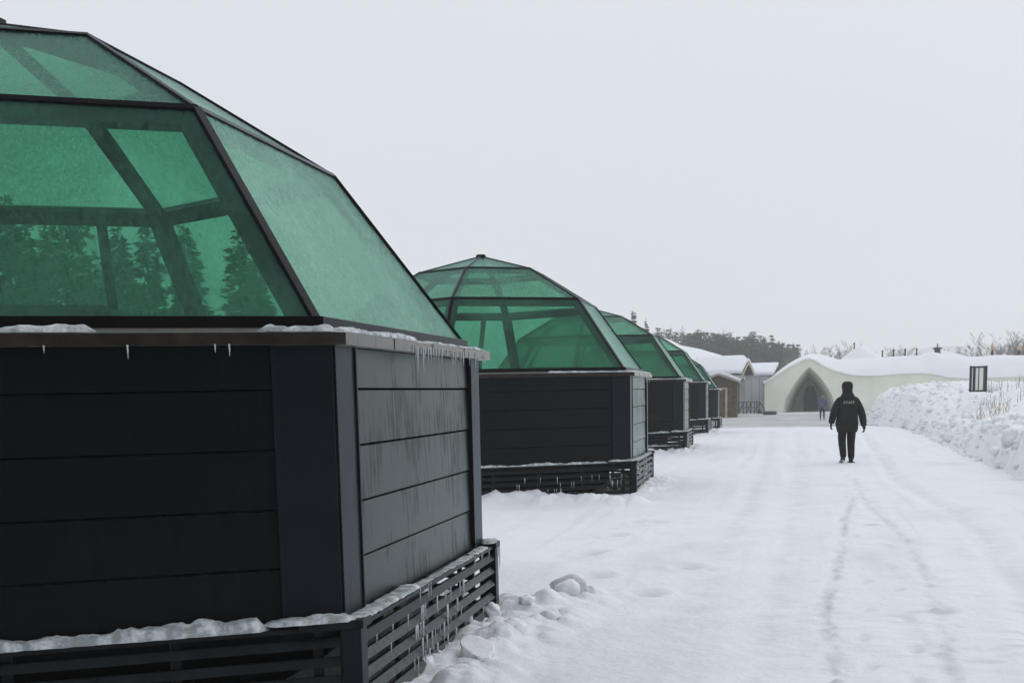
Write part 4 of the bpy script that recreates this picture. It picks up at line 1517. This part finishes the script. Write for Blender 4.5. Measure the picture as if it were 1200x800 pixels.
def lodge():
    Y = 112
    root = empty('log_lodge', (wx(848, Y), Y, GZ), 'large log lodge under a long white sagging roof with a cross gable', 'building')
    ox, oy, oz = root.location
    X = lambda px, y=Y: wx(px, y) - ox
    Zz = lambda px, py, y=Y: wz(px, py, y) - oz
    # main body far left behind the huts
    mb = MB(); log_wall(mb, X(700), X(860), 3, 13, 0, Zz(850, 440), .28); mb.build('wall', M_LOG, root)
    # long snowy roof: height falls from left to right as in the photo, slope rises away from the viewer
    top_l = [(690, 380), (740, 386), (780, 398), (792, 404), (815, 408), (846, 417), (862, 424), (872, 431)]
    low_l = [(690, 432), (740, 432), (792, 433), (846, 436), (872, 440)]
    xs = np.linspace(X(690), X(872), 70)
    zt = np.interp(xs, [X(a) for a, b in top_l], [Zz(a, b, Y + 6) for a, b in top_l])
    zl = np.interp(xs, [X(a) for a, b in low_l], [Zz(a, b, Y) for a, b in low_l])
    mb = MB(); V = []; nv = 20
    for i, x in enumerate(xs):
        for j in range(nv):
            v = j / (nv - 1)
            if v <= .5:
                s = math.sin(v * 2 * PI / 2) ; z = zl[i] + (zt[i] - zl[i]) * s
            else:
                s = math.cos((v - .5) * 2 * PI / 2) ; z = zl[i] + (zt[i] - zl[i]) * (s if s > 0 else 0)
            V.append((x, 0.5 + v * 14, z + .1 * float(vn(np.array(x * .4), np.array(v * 6)))))
        V.append((x, 14.3, zl[i] - .3)); V.append((x, .7, zl[i] - .35))
    nn = nv + 2
    F = [(i * nn + j, i * nn + (j + 1) % nn, (i + 1) * nn + (j + 1) % nn, (i + 1) * nn + j) for i in range(69) for j in range(nn)]
    F += [tuple(range(nn)), tuple(range(69 * nn, 70 * nn))[::-1]]
    mb.add(V, F); mb.build('snow_roof', M_RSNOW, root, smooth=True)
    # cross gable: ridge running left to right and a little forward, its open end facing right
    cg = []
    x0, x1 = X(846), X(876)
    zr, ze = Zz(874, 419), Zz(866, 435)
    mb = MB(); gable_roof(mb, x0 - 2, x1, zr - .35, ze - .35, -2.2, 2.4, .12, 'x'); cg.append(mb.build('roof_deck', M_SOFF, root))
    mb = MB(); V = []
    nu, nv = 20, 15
    for i in range(nu):
        u = i / (nu - 1)
        for j in range(nv):
            v = j / (nv - 1)
            k = 1 - abs(2 * v - 1) ** 1.25
            e = 1 if u < .93 else .8
            V.append(((x0 - 2.3) * (1 - u) + (x1 + .05) * u, -2.35 + 4.9 * v, ze - .22 + (zr - ze + .25) * k * e + .04 * float(vn(np.array(u * 9.), np.array(v * 5.)))))
    mb.add(V, [(i * nv + j, i * nv + j + 1, (i + 1) * nv + j + 1, (i + 1) * nv + j) for i in range(nu - 1) for j in range(nv - 1)])
    o = mb.build('gable_snow', M_RSNOW, root, smooth=True)
    cg.append(o); so = o.modifiers.new('thick', 'SOLIDIFY'); so.thickness = .22; so.offset = -1
    mb = MB()
    for yy in (-2.25, 2.45):
        mb.beam((x1 + .04, yy, ze - .42), (x1 + .04, .1, zr - .36), .20, .06, (1, 0, 0), .06)
    cg.append(mb.build('barge_board', M_PALE, root))
    mb = MB(); log_wall(mb, X(840), X(860), -1.3, 1.9, 0, ze - .4, .28); cg.append(mb.build('gable_wall', M_LOG, root))
    mb = MB(); mb.beam((x0, 0.1, zr - .5), (x1 + .1, 0.1, zr - .5), .22, .22, (0, 0, 1), 0); cg.append(mb.build('ridge_log', M_PALE, root))
    piv = Vector((x1, 0, 0))
    for o in cg:
        o.data.transform(Matrix.Translation(piv) @ Matrix.Rotation(R_(-13), 4, 'Z') @ Matrix.Translation(-piv))


lodge()


def hut():
    Y = 98
    root = empty('wooden_hut', (wx(846, Y), Y, GZ), 'small brown log hut with pale door frame beside the farthest glass hut', 'building')
    ox, oy, oz = root.location
    X = lambda px: wx(px, Y) - ox
    Zz = lambda px, py: wz(px, py, Y) - oz
    x0, x1 = X(822), X(863.5)
    ze, zr = Zz(865, 448), Zz(844, 438)
    mb = MB(); log_wall(mb, x0, x1, 0, 4.5, 0, ze + .05, .16); mb.build('wall', M_LOG, root)
    mb = MB(); xm = (x0 + x1) / 2
    mb.add([(x0, 0, ze), (x1, 0, ze), (xm, 0, zr - .12), (x0, .1, ze), (x1, .1, ze), (xm, .1, zr - .12)], [(0, 1, 2), (5, 4, 3), (0, 3, 4, 1), (1, 4, 5, 2), (2, 5, 3, 0)])
    mb.build('gable', M_LOG, root)
    mb = MB()
    e0, e1 = X(822) - .28, X(866.5)
    gable_roof(mb, e0, e1, zr - .10, ze - .02, -.7, 5, .08, 'y'); mb.build('roof_deck', M_PALE, root)
    mb = MB(); V = []; nu, nv = 21, 10
    for j in range(nv):
        for i in range(nu):
            u = i / (nu - 1); k = 1 - abs(2 * u - 1) ** 1.2
            V.append((e0 - .08 + (e1 - e0 + .16) * u, -.78 + 5.9 * j / (nv - 1), ze + .30 + (zr - ze - .05) * k + .03 * float(vn(np.array(u * 7.), np.array(j * .8)))))
    mb.add(V, [(j * nu + i, j * nu + i + 1, (j + 1) * nu + i + 1, (j + 1) * nu + i) for j in range(nv - 1) for i in range(nu - 1)])
    o = mb.build('roof_snow', M_RSNOW, root, smooth=True)
    so = o.modifiers.new('thick', 'SOLIDIFY'); so.thickness = .24; so.offset = -1
    d0, d1 = X(843.5), X(850)
    mb = MB(); mb.box(d0, d1, -.05, -.002, .1, 2.05)
    dr = mb.build('door', M_LOG, root)
    mb = MB(); mb.box(d1 - .16, d1 - .1, -.11, -.052, 1.0, 1.15); mb.build('handle', M_DARKM, dr)
    mb = MB()
    mb.box(d0 - .14, d0 - .005, -.08, -.004, 0, 2.2); mb.box(d1 + .005, d1 + .15, -.08, -.004, 0, 2.2); mb.box(d0 - .14, d1 + .15, -.082, -.003, 2.205, 2.33)
    mb.build('door_frame', M_PALE, root)
    mb = MB(); mb.box(x1 - .12, x1 + .02, -.03, .0, 0, ze); mb.build('corner_trim', M_LOG, root)


hut()


def service():
    Y = 118
    root = empty('service_building', (wx(884, Y), Y, GZ), 'plain grey white building with a snowy roof between lodge and snow building', 'building')
    ox, oy, oz = root.location
    X = lambda px: wx(px, Y) - ox
    Zz = lambda px, py: wz(px, py, Y) - oz
    ze = Zz(885, 441)
    mb = MB(); mb.box(X(855), X(903), 0, 5, 0, ze); mb.build('wall', M_GREYW, root)
    mb = MB()
    for px in (872, 881, 890):
        mb.box(X(px) - .012, X(px) + .012, -.015, -.002, 0, ze - .05)
    mb.build('wall_seam', M_DOOR, root)
    V = []; mb = MB(); nu, nv = 22, 13
    xa, xb = X(852), X(906); zr = Zz(900, 428)
    for i in range(nu):
        u = i / (nu - 1)
        for j in range(nv):
            v = j / (nv - 1); k = 1 - abs(2 * v - 1) ** 1.15
            V.append((xa + (xb - xa) * u + .5 * k * (u > .99), -.5 + 6 * v, ze + .1 + (zr - ze) * k + .04 * float(vn(np.array(u * 9.), np.array(v * 5.)))))
    mb.add(V, [(i * nv + j, i * nv + j + 1, (i + 1) * nv + j + 1, (i + 1) * nv + j) for i in range(nu - 1) for j in range(nv - 1)])
    o = mb.build('roof_snow', M_RSNOW, root, smooth=True)
    so = o.modifiers.new('thick', 'SOLIDIFY'); so.thickness = .22; so.offset = -1
    mb = MB()
    mb.add([(X(903), .2, ze), (X(903), 4.8, ze), (X(903), 2.5, zr - .2), (X(903) - .1, .2, ze), (X(903) - .1, 4.8, ze), (X(903) - .1, 2.5, zr - .2)], [(0, 1, 2), (5, 4, 3), (0, 3, 4, 1), (1, 4, 5, 2), (2, 5, 3, 0)])
    mb.build('gable', M_GREYW, root)
    # two barge boards
    mb = MB()
    for yy in (-.5, 5.5):
        mb.beam((xb + .03, yy, ze + .0), (xb + .03, 2.5, zr - .02), .14, .05, (1, 0, 0), .05)
    mb.build('barge_board', M_SOFF, root)


service()


def railing():
    Y = 112
    p = at(880, 478, Y)
    root = empty('stair_railing', (p.x, Y, GZ), 'black metal railing with crossed bars in front of the grey white wall', 'railing')
    X = lambda px: wx(px, Y) - p.x
    h = 1.05
    x0, x1, x2 = X(866), X(890), X(896)
    mb = MB(); mb.tube([(x0, 0, h), (x1, 0, h), (x2, 0, h * .45)], .045, 6); mb.tube([(x0, 0, h * .55), (x1, 0, h * .55)], .03, 6); mb.build('rail', M_DARKM, root)
    rnd = random.Random(3)
    for px in (866, 871, 875, 880, 884, 887, 890):
        mb = MB(); mb.tube([(X(px), 0, 0), (X(px), 0, h)], .045, 6); mb.build('post', M_DARKM, root)
    mb = MB()
    for a, b in ((866, 871), (875, 880), (884, 890), (880, 875)):
        mb.tube([(X(a), 0, .08), (X(b), 0, h * .95)], .03, 5)
    mb.build('brace', M_DARKM, root)
    mb = MB(); mb.tube([(x2, 0, 0), (x2, 0, h * .45)], .045, 6); mb.build('post', M_DARKM, root)
    mb = MB(); mb.box(X(888), X(893), .1, .9, 0, .2); mb.box(X(888), X(891), .1, .9, .2, .4); mb.build('step', M_DARKM, root)


railing()


def tyre():
    p = at(902, 480.5, 106)
    root = empty('snow_tube', (p.x, 106, GZ + .02), 'dark flat ring lying on the slush beside the cream wall', 'ring')
    mb = MB()
    for i in range(24):
        a = 2 * PI * i / 24
        for j in range(8):
            b = 2 * PI * j / 8
            r = .46 + .16 * math.cos(b)
            mb.v.append((r * math.cos(a), r * math.sin(a), .16 + .15 * math.sin(b)))
    for i in range(24):
        for j in range(8):
            mb.f.append((i * 8 + j, ((i + 1) % 24) * 8 + j, ((i + 1) % 24) * 8 + (j + 1) % 8, i * 8 + (j + 1) % 8))
    mb.build('rubber_ring', M_DARKM, root, smooth=True)
    mb = MB(); mb.tube([(0, 0, .1), (0, 0, .24)], [.38, .36], 16); mb.build('snow_fill', M_SNOWB, root)


tyre()


# ------------------------------------------------------------------ panel stand and grass on the bank
def stand():
    Y = 47
    p = at(1146, 455, Y)
    bz = p.z - .12
    root = empty('panel_stand', (p.x, Y, bz), 'upright stand of narrow dark and pale panels behind the snow bank', 'stand')
    zt = at(1146, 428.5, Y).z - bz
    hw = (wx(1155, Y) - wx(1137, Y)) / 2
    mb = MB()
    for sx in (-1, 1):
        mb.box(sx * hw - .035, sx * hw + .035, -.05, .05, 0, zt)
    mb.box(-hw, hw, -.045, .045, zt - .07, zt - .01)
    mb.box(-hw, hw, -.045, .045, .0, .06)
    mb.build('frame', M_DARKM, root, bevel=.004)
    for (a, b, m, nm) in ((-.90, -.72, M_GREYW, 'pale_panel'), (-.70, -.38, M_DARKM, 'dark_panel'), (-.36, -.02, M_GREYW, 'pale_panel'), (.0, .10, M_DARKM, 'dark_panel'), (.12, .62, M_CREAM, 'cream_panel'), (.64, .90, M_DOOR, 'grey_panel')):
        mb = MB(); mb.box(a * hw, b * hw, -.02, .02, .062, zt - .072); mb.build(nm, m, root)


stand()
M_GRASS = mat('dry_grass', (.40, .36, .25), .9, .2, noise_amt=.4, nscale=4)
M_GRASSG = mat('green_stem', (.17, .19, .13), .9, .2, noise_amt=.4, nscale=4)


def grass():
    rnd = random.Random(9)
    for nm, m, n, pxr, lb, hr in (('dry_grass', M_GRASS, 70, (1142, 1185), 'pale dry grass leaning out of the snow bank crest', (.10, .42)), ('green_stems', M_GRASSG, 80, (1152, 1215), 'thin grey green stems behind the snow bank crest at the right edge', (.15, .50))):
        mb = MB()
        for k in range(n):
            px = rnd.uniform(*pxr) ** 1
            Y = rnd.uniform(36, 42) if nm == 'dry_grass' else rnd.uniform(42, 52)
            x = wx(px, Y)
            z = bank_h(x, Y) - .03
            h = rnd.uniform(*hr) * (1.6 if px > 1192 and rnd.random() < .2 else 1)
            dx = rnd.gauss(.0, .3) * h; dy = rnd.gauss(0, .2) * h
            r = .006 + .004 * rnd.random()
            mb.tube([(x, Y, z), (x + dx * .4, Y + dy * .4, z + h * .6), (x + dx, Y + dy, z + h)], [r, r * .8, r * .25], 3, cap=False)
        tag(mb.build(nm, m), lb, 'grass', kind='stuff')


grass()

# ------------------------------------------------------------------ people
M_SKIN = mat('skin', (.42, .26, .19), .6, .4)
M_BLACK = mat('black_parka', (.010, .011, .012), .75, .25, noise_amt=.3, nscale=9, bump=.6, bscale=9, bdist=.03)
M_TROU = mat('black_trousers', (.009, .010, .012), .8, .25, noise_amt=.3, nscale=9, bump=.5, bscale=12, bdist=.02)
M_BOOT = mat('dark_boot', (.02, .018, .016), .6, .4)
M_SOLE = mat('pale_sole', (.45, .44, .43), .7, .3)
M_HAIR = mat('dark_hair', (.015, .012, .010), .7, .3)
M_PRINT = mat('light_print', (.33, .33, .32), .7, .2)
M_BLUEJ = mat('grey_blue_jacket', (.085, .095, .16), .8, .2, noise_amt=.15, nscale=9, bump=.4, bscale=12, bdist=.02)
M_JEANS = mat('dark_jeans', (.035, .045, .07), .85, .2, noise_amt=.15, nscale=12)


def skin_obj(name, chains, m, parent, sub=2):
    """chains: list of lists of (xyz, radius or (rx, ry)); equal first points are welded"""
    verts, rad, edges, idx = [], [], [], {}
    for ch in chains:
        prev = None
        for p, r in ch:
            key = tuple(round(c, 4) for c in p)
            if key not in idx:
                idx[key] = len(verts); verts.append(p); rad.append(r if isinstance(r, tuple) else (r, r))
            i = idx[key]
            if prev is not None and prev != i: edges.append((prev, i))
            prev = i
    me = bpy.data.meshes.new(name)
    me.from_pydata(verts, edges, [])
    o = bpy.data.objects.new(name, me)
    COL.objects.link(o)
    sk = o.modifiers.new('skin', 'SKIN')
    sk.use_smooth_shade = True
    for i, v in enumerate(me.skin_vertices[0].data):
        v.radius = rad[i]
        v.use_root = False
    # one root per island
    par = list(range(len(verts)))
    def find(a):
        while par[a] != a: a = par[a]
        return a
    for a, b in edges: par[find(b)] = find(a)
    seen = set()
    for i in range(len(verts)):
        f = find(i)
        if f not in seen:
            seen.add(f); me.skin_vertices[0].data[i].use_root = True
    ss = o.modifiers.new('sub', 'SUBSURF'); ss.levels = sub; ss.render_levels = sub
    bpy.context.view_layer.update()
    dg = bpy.context.evaluated_depsgraph_get()
    me2 = bpy.data.meshes.new_from_object(o.evaluated_get(dg))
    bpy.data.objects.remove(o)
    me2.materials.clear(); me2.materials.append(m)
    me2.polygons.foreach_set('use_smooth', [True] * len(me2.polygons))
    o = bpy.data.objects.new(name, me2)
    COL.objects.link(o)
    o.parent = parent
    return o


def loft(name, rings, m, parent, seg=28, fold=.0, seed=3):
    """rings: (cx, cy, z, rx, ry); closed top and bottom"""
    mb = MB()
    for i, (cx, cy_, z, rx, ry) in enumerate(rings):
        for k in range(seg):
            a = 2 * PI * k / seg
            q = 1 + fold * noise.noise(Vector((math.cos(a) * 2.2, math.sin(a) * 2.2, z * 7 + seed))) * 2
            c, s = math.cos(a), math.sin(a)
            e = .82
            mb.v.append((cx + rx * q * math.copysign(abs(c) ** e, c), cy_ + ry * q * math.copysign(abs(s) ** e, s), z))
    n = len(rings)
    for i in range(n - 1):
        for k in range(seg):
            mb.f.append((i * seg + k, i * seg + (k + 1) % seg, (i + 1) * seg + (k + 1) % seg, (i + 1) * seg + k))
    mb.f.append(tuple(range(seg))[::-1]); mb.f.append(tuple((n - 1) * seg + k for k in range(seg)))
    return mb.build(name, m, parent, smooth=True)


def hand_chains(w_, s, d):
    """wrist point w_, side s (-1 left, 1 right), d = forearm direction; thumb forward (+y)"""
    w_ = Vector(w_); d = Vector(d).normalized()
    f = Vector((0, 1, 0)); f = (f - d * f.dot(d)).normalized()
    inn = Vector((-s, 0, 0)); inn = (inn - d * inn.dot(d) - f * inn.dot(f)).normalized()
    out = []
    palm = w_ + d * .05
    out.append([(tuple(w_), (.026, .02)), (tuple(palm), (.036, .02)), (tuple(w_ + d * .09), (.036, .016))])
    for k, (off, L) in enumerate(((.028, .068), (.010, .078), (-.009, .072), (-.027, .056))):
        b = w_ + d * .085 + f * off
        out.append([(tuple(b - d * .02), .009), (tuple(b + d * L * .45), .009), (tuple(b + d * L * .8 + inn * L * .25), .008), (tuple(b + d * L * .95 + inn * L * .55), .007)])
    b = w_ + d * .03 + f * .03
    out.append([(tuple(b), .012), (tuple(b + d * .03 + f * .022), .010), (tuple(b + d * .055 + f * .03 + inn * .008), .008)])
    return out


def person_near():
    p = gp(992, 541.5)
    z = float(ground_h(np.array([p.x]), np.array([p.y]))[0])
    root = empty('person', (p.x, p.y, z), 'person in a hooded black parka and black trousers walking away along the track', 'person', rz=.16)
    root.scale = (1.02, 1.05, 1)
    HL, HR = Vector((-.345, .07, .87)), Vector((.365, -.06, .80))
    # left leg is back with heel lifting, right leg planted a little ahead
    kneeL, ankL = (-.105, .02, .50), (-.095, -.10, .125)
    kneeR, ankR = (.108, .08, .50), (.115, .06, .085)
    body = [
        [((0, 0, .98), (.15, .11)), ((0, 0, 1.15), (.14, .10)), ((0, .01, 1.35), (.14, .09)), ((0, .02, 1.50), (.08, .06)), ((0, .03, 1.58), (.055, .058)), ((0, .04, 1.66), (.075, .085)), ((0, .05, 1.75), (.078, .095)), ((0, .05, 1.81), (.05, .06))],
        [((0, 0, .98), (.15, .11)), ((-.10, 0, .90), .095), (kneeL, .058), (ankL, .040)],
        [((0, 0, .98), (.15, .11)), ((.10, 0, .90), .095), (kneeR, .058), (ankR, .040)],
        [((0, .02, 1.50), (.08, .06)), ((-.19, .01, 1.40), .055), ((-.30, -.02, 1.16), .046), (tuple(HL + Vector((.015, -.01, .09))), .028)],
        [((0, .02, 1.50), (.08, .06)), ((.19, .01, 1.40), .055), ((.315, -.01, 1.14), .046), (tuple(HR + Vector((-.015, -.005, .09))), .028)],
    ]
    body += hand_chains(HL + Vector((.01, -.005, .05)), -1, (-.10, .02, -1)) + hand_chains(HR + Vector((-.01, -.005, .05)), 1, (.10, .05, -1))
    gl = hand_chains(HL + Vector((.01, -.005, .05)), -1, (-.10, .02, -1)) + hand_chains(HR + Vector((-.01, -.005, .05)), 1, (.10, .05, -1))
    skin_obj('gloves', [[(q, tuple(c * 1.45 for c in r) if isinstance(r, tuple) else r * 1.55) for q, r in ch] for ch in gl], M_TROU, root)
    # nose and ears
    body += [[((0, .12, 1.72), .016), ((0, .155, 1.70), .013)], [((-.075, .05, 1.71), .012), ((-.09, .045, 1.73), .012)], [((.075, .05, 1.71), .012), ((.09, .045, 1.73), .012)]]
    skin_obj('body', body, M_SKIN, root)
    jk = [(0, .0, .72, .195, .150), (0, .0, .71, .212, .165), (0, .0, .78, .238, .175), (0, .0, .90, .248, .178), (0, 0, 1.06, .236, .168), (0, .0, 1.18, .222, .158), (0, .0, 1.30, .235, .160), (0, .005, 1.38, .232, .155), (0, .01, 1.45, .205, .140), (0, .02, 1.52, .150, .115), (0, .03, 1.57, .10, .09), (0, .03, 1.60, .08, .08)]
    j = loft('parka', jk, M_BLACK, root, 36, .06)
    for s, H_, el in ((-1, HL, (-.305, -.03, 1.16)), (1, HR, (.32, -.01, 1.13))):
        skin_obj('sleeve', [[((s * .10, .01, 1.44), .10), ((s * .17, .01, 1.42), .108), ((s * .235, -.005, 1.30), .102), (el, .092), (tuple(Vector(el).lerp(H_, .5)), .084), (tuple(H_ + Vector((-s * .012, 0, .06))), .072), (tuple(H_ + Vector((-s * .008, 0, .02))), .060)]], M_BLACK, root)
    skin_obj('hood', [[((0, .0, 1.45), (.21, .13)), ((0, .0, 1.52), (.175, .125)), ((0, .02, 1.59), (.118, .120)), ((0, .035, 1.66), (.122, .128)), ((0, .045, 1.74), (.138, .142)), ((0, .05, 1.81), (.125, .13)), ((0, .05, 1.855), (.075, .085))], [((0, -.07, 1.47), (.15, .06)), ((0, -.095, 1.54), (.13, .05))]], M_BLACK, root)
    hem = loft('hem_band', [(0, 0, .705, .210, .162), (0, 0, .702, .217, .170), (0, 0, .735, .226, .175), (0, 0, .74, .220, .170)], M_TROU, root, 36, .02)
    skin_obj('trousers', [[((0, 0, .95), (.15, .12)), ((0, 0, .88), (.15, .12))],
                          [((0, 0, .88), (.15, .12)), ((-.100, .0, .80), .120), ((-.108, .015, .64), .106), (kneeL, .094), ((-.100, -.04, .32), .086), ((-.095, -.09, .17), .078), ((-.095, -.095, .12), .07)],
                          [((0, 0, .88), (.15, .12)), ((.100, .01, .80), .120), ((.108, .045, .64), .106), (kneeR, .094), ((.112, .07, .30), .086), ((.115, .06, .14), .078), ((.115, .06, .09), .07)]], M_TROU, root)
    # boots: left with the heel lifted, sole showing
    b1 = skin_obj('boot', [[((-.10, -.095, .20), .058), ((-.10, -.10, .12), .056), ((-.102, -.06, .065), (.050, .045)), ((-.105, .05, .04), (.046, .034)), ((-.108, .11, .035), (.036, .024))], [((-.10, -.10, .12), .056), ((-.10, -.14, .095), (.045, .036))]], M_BOOT, root)
    mb = MB()
    mb.hexa([(-.145, .13, .004), (-.145, -.17, .058), (-.06, -.17, .058), (-.06, .13, .004), (-.145, .13, .022), (-.145, -.17, .080), (-.06, -.17, .080), (-.06, .13, .022)])
    mb.build('sole', M_SOLE, b1, bevel=.006)
    b2 = skin_obj('boot', [[((.116, .06, .17), .065), ((.118, .055, .085), .063), ((.122, .10, .05), (.055, .042)), ((.135, .19, .04), (.050, .032)), ((.14, .24, .035), (.040, .024))], [((.118, .055, .085), .063), ((.117, .02, .06), (.050, .040))]], M_BOOT, root)
    mb = MB(); mb.box(.070, .182, -.02, .26, .0, .022); mb.build('sole', M_BOOT, b2, bevel=.006)
    # lettering across the shoulders
    cu = bpy.data.curves.new('t', 'FONT'); cu.body = 'STAFF'; cu.size = .085; cu.align_x = 'CENTER'; cu.extrude = .002; cu.space_character = 1.12; cu.offset = .0022
    to = bpy.data.objects.new('t', cu); COL.objects.link(to)
    bpy.context.view_layer.update()
    me = bpy.data.meshes.new_from_object(to.evaluated_get(bpy.context.evaluated_depsgraph_get()))
    bpy.data.objects.remove(to)
    for v in me.vertices:      # wrap on the back of the parka
        x, y, zz = v.co
        v.co = (x, -.158 + .9 * x * x + (-zz), 1.345 + y)
    me.materials.clear(); me.materials.append(M_PRINT)
    t = bpy.data.objects.new('lettering', me); COL.objects.link(t); t.parent = j


def person_far():
    p = gp(963, 490, -.45)
    Y = 84.0
    p = at(963.5, 480, Y)
    root = empty('person', (p.x, Y, GZ + .04), 'distant person in a grey blue jacket and dark jeans walking toward the arched portal', 'person', rz=-.1)
    kL, aL, kR, aR = (-.10, -.03, .48), (-.10, -.12, .11), (.11, .08, .49), (.12, .06, .08)
    body = [[((0, 0, .95), (.14, .10)), ((0, 0, 1.15), (.13, .09)), ((0, .01, 1.36), (.16, .10)), ((0, .02, 1.46), (.09, .07)), ((0, .03, 1.54), (.05, .05)), ((0, .03, 1.62), (.072, .08)), ((0, .03, 1.70), (.072, .085)), ((0, .03, 1.75), (.045, .05))],
            [((0, 0, .95), (.14, .10)), ((-.09, 0, .88), .09), (kL, .055), (aL, .038)], [((0, 0, .95), (.14, .10)), ((.09, 0, .88), .09), (kR, .055), (aR, .038)],
            [((0, .02, 1.46), (.09, .07)), ((-.19, .01, 1.40), .055), ((-.26, -.03, 1.13), .042), ((-.22, .08, .93), .028)],
            [((0, .02, 1.46), (.09, .07)), ((.19, .01, 1.40), .055), ((.26, -.03, 1.13), .042), ((.23, .06, .92), .028)],
            [((0, .10, 1.655), .014), ((0, .135, 1.64), .012)]]
    body += hand_chains((-.22, .08, .93), -1, (.1, .2, -1)) + hand_chains((.23, .06, .92), 1, (-.1, .2, -1))
    skin_obj('body', body, M_SKIN, root)
    loft('jacket', [(0, 0, .86, .18, .13), (0, 0, .85, .20, .145), (0, 0, .95, .21, .15), (0, 0, 1.10, .20, .14), (0, 0, 1.25, .215, .145), (0, .0, 1.36, .215, .14), (0, .01, 1.43, .17, .12), (0, .02, 1.49, .09, .085), (0, .02, 1.52, .07, .07)], M_BLUEJ, root, 28, .03)
    skin_obj('sleeve', [[((-.14, .01, 1.38), .085), ((-.20, .01, 1.36), .08), ((-.27, -.03, 1.13), .065), ((-.235, .06, .96), .05)]], M_BLUEJ, root)
    skin_obj('sleeve', [[((.14, .01, 1.38), .085), ((.20, .01, 1.36), .08), ((.27, -.03, 1.13), .065), ((.24, .05, .95), .05)]], M_BLUEJ, root)
    skin_obj('trousers', [[((0, 0, .92), (.14, .11)), ((0, 0, .86), (.14, .11))], [((0, 0, .86), (.14, .11)), ((-.095, 0, .78), .095), (kL, .07), ((-.10, -.11, .13), .055)],
                          [((0, 0, .86), (.14, .11)), ((.095, .01, .78), .095), (kR, .07), ((.12, .06, .11), .055)]], M_JEANS, root)
    skin_obj('boot', [[((-.10, -.12, .12), .045), ((-.10, -.10, .05), (.042, .04)), ((-.10, .04, .035), (.038, .028))]], M_BOOT, root)
    skin_obj('boot', [[((.12, .06, .10), .045), ((.12, .08, .045), (.042, .04)), ((.125, .21, .035), (.038, .028))]], M_BOOT, root)
    skin_obj('hair', [[((0, .005, 1.64), (.075, .07)), ((0, .005, 1.70), (.082, .088)), ((0, .02, 1.75), (.06, .065))]], M_HAIR, root)


person_near()
person_far()


# ------------------------------------------------------------------ haze
def haze():
    mb = MB()
    mb.box(-950, 950, -65, 1500, -3.5, 68)
    m = bpy.data.materials.new('haze')
    m.use_nodes = True
    n = m.node_tree
    for x in list(n.nodes): n.nodes.remove(x)
    out = n.nodes.new('ShaderNodeOutputMaterial')
    v = n.nodes.new('ShaderNodeVolumePrincipled')
    v.inputs['Color'].default_value = (.97, .98, .96, 1)
    v.inputs['Density'].default_value = .0010
    n.links.new(v.outputs[0], out.inputs['Volume'])
    o = mb.build('haze', m)
    tag(o, 'thin grey winter haze over the whole place', 'haze', kind='stuff')


haze()
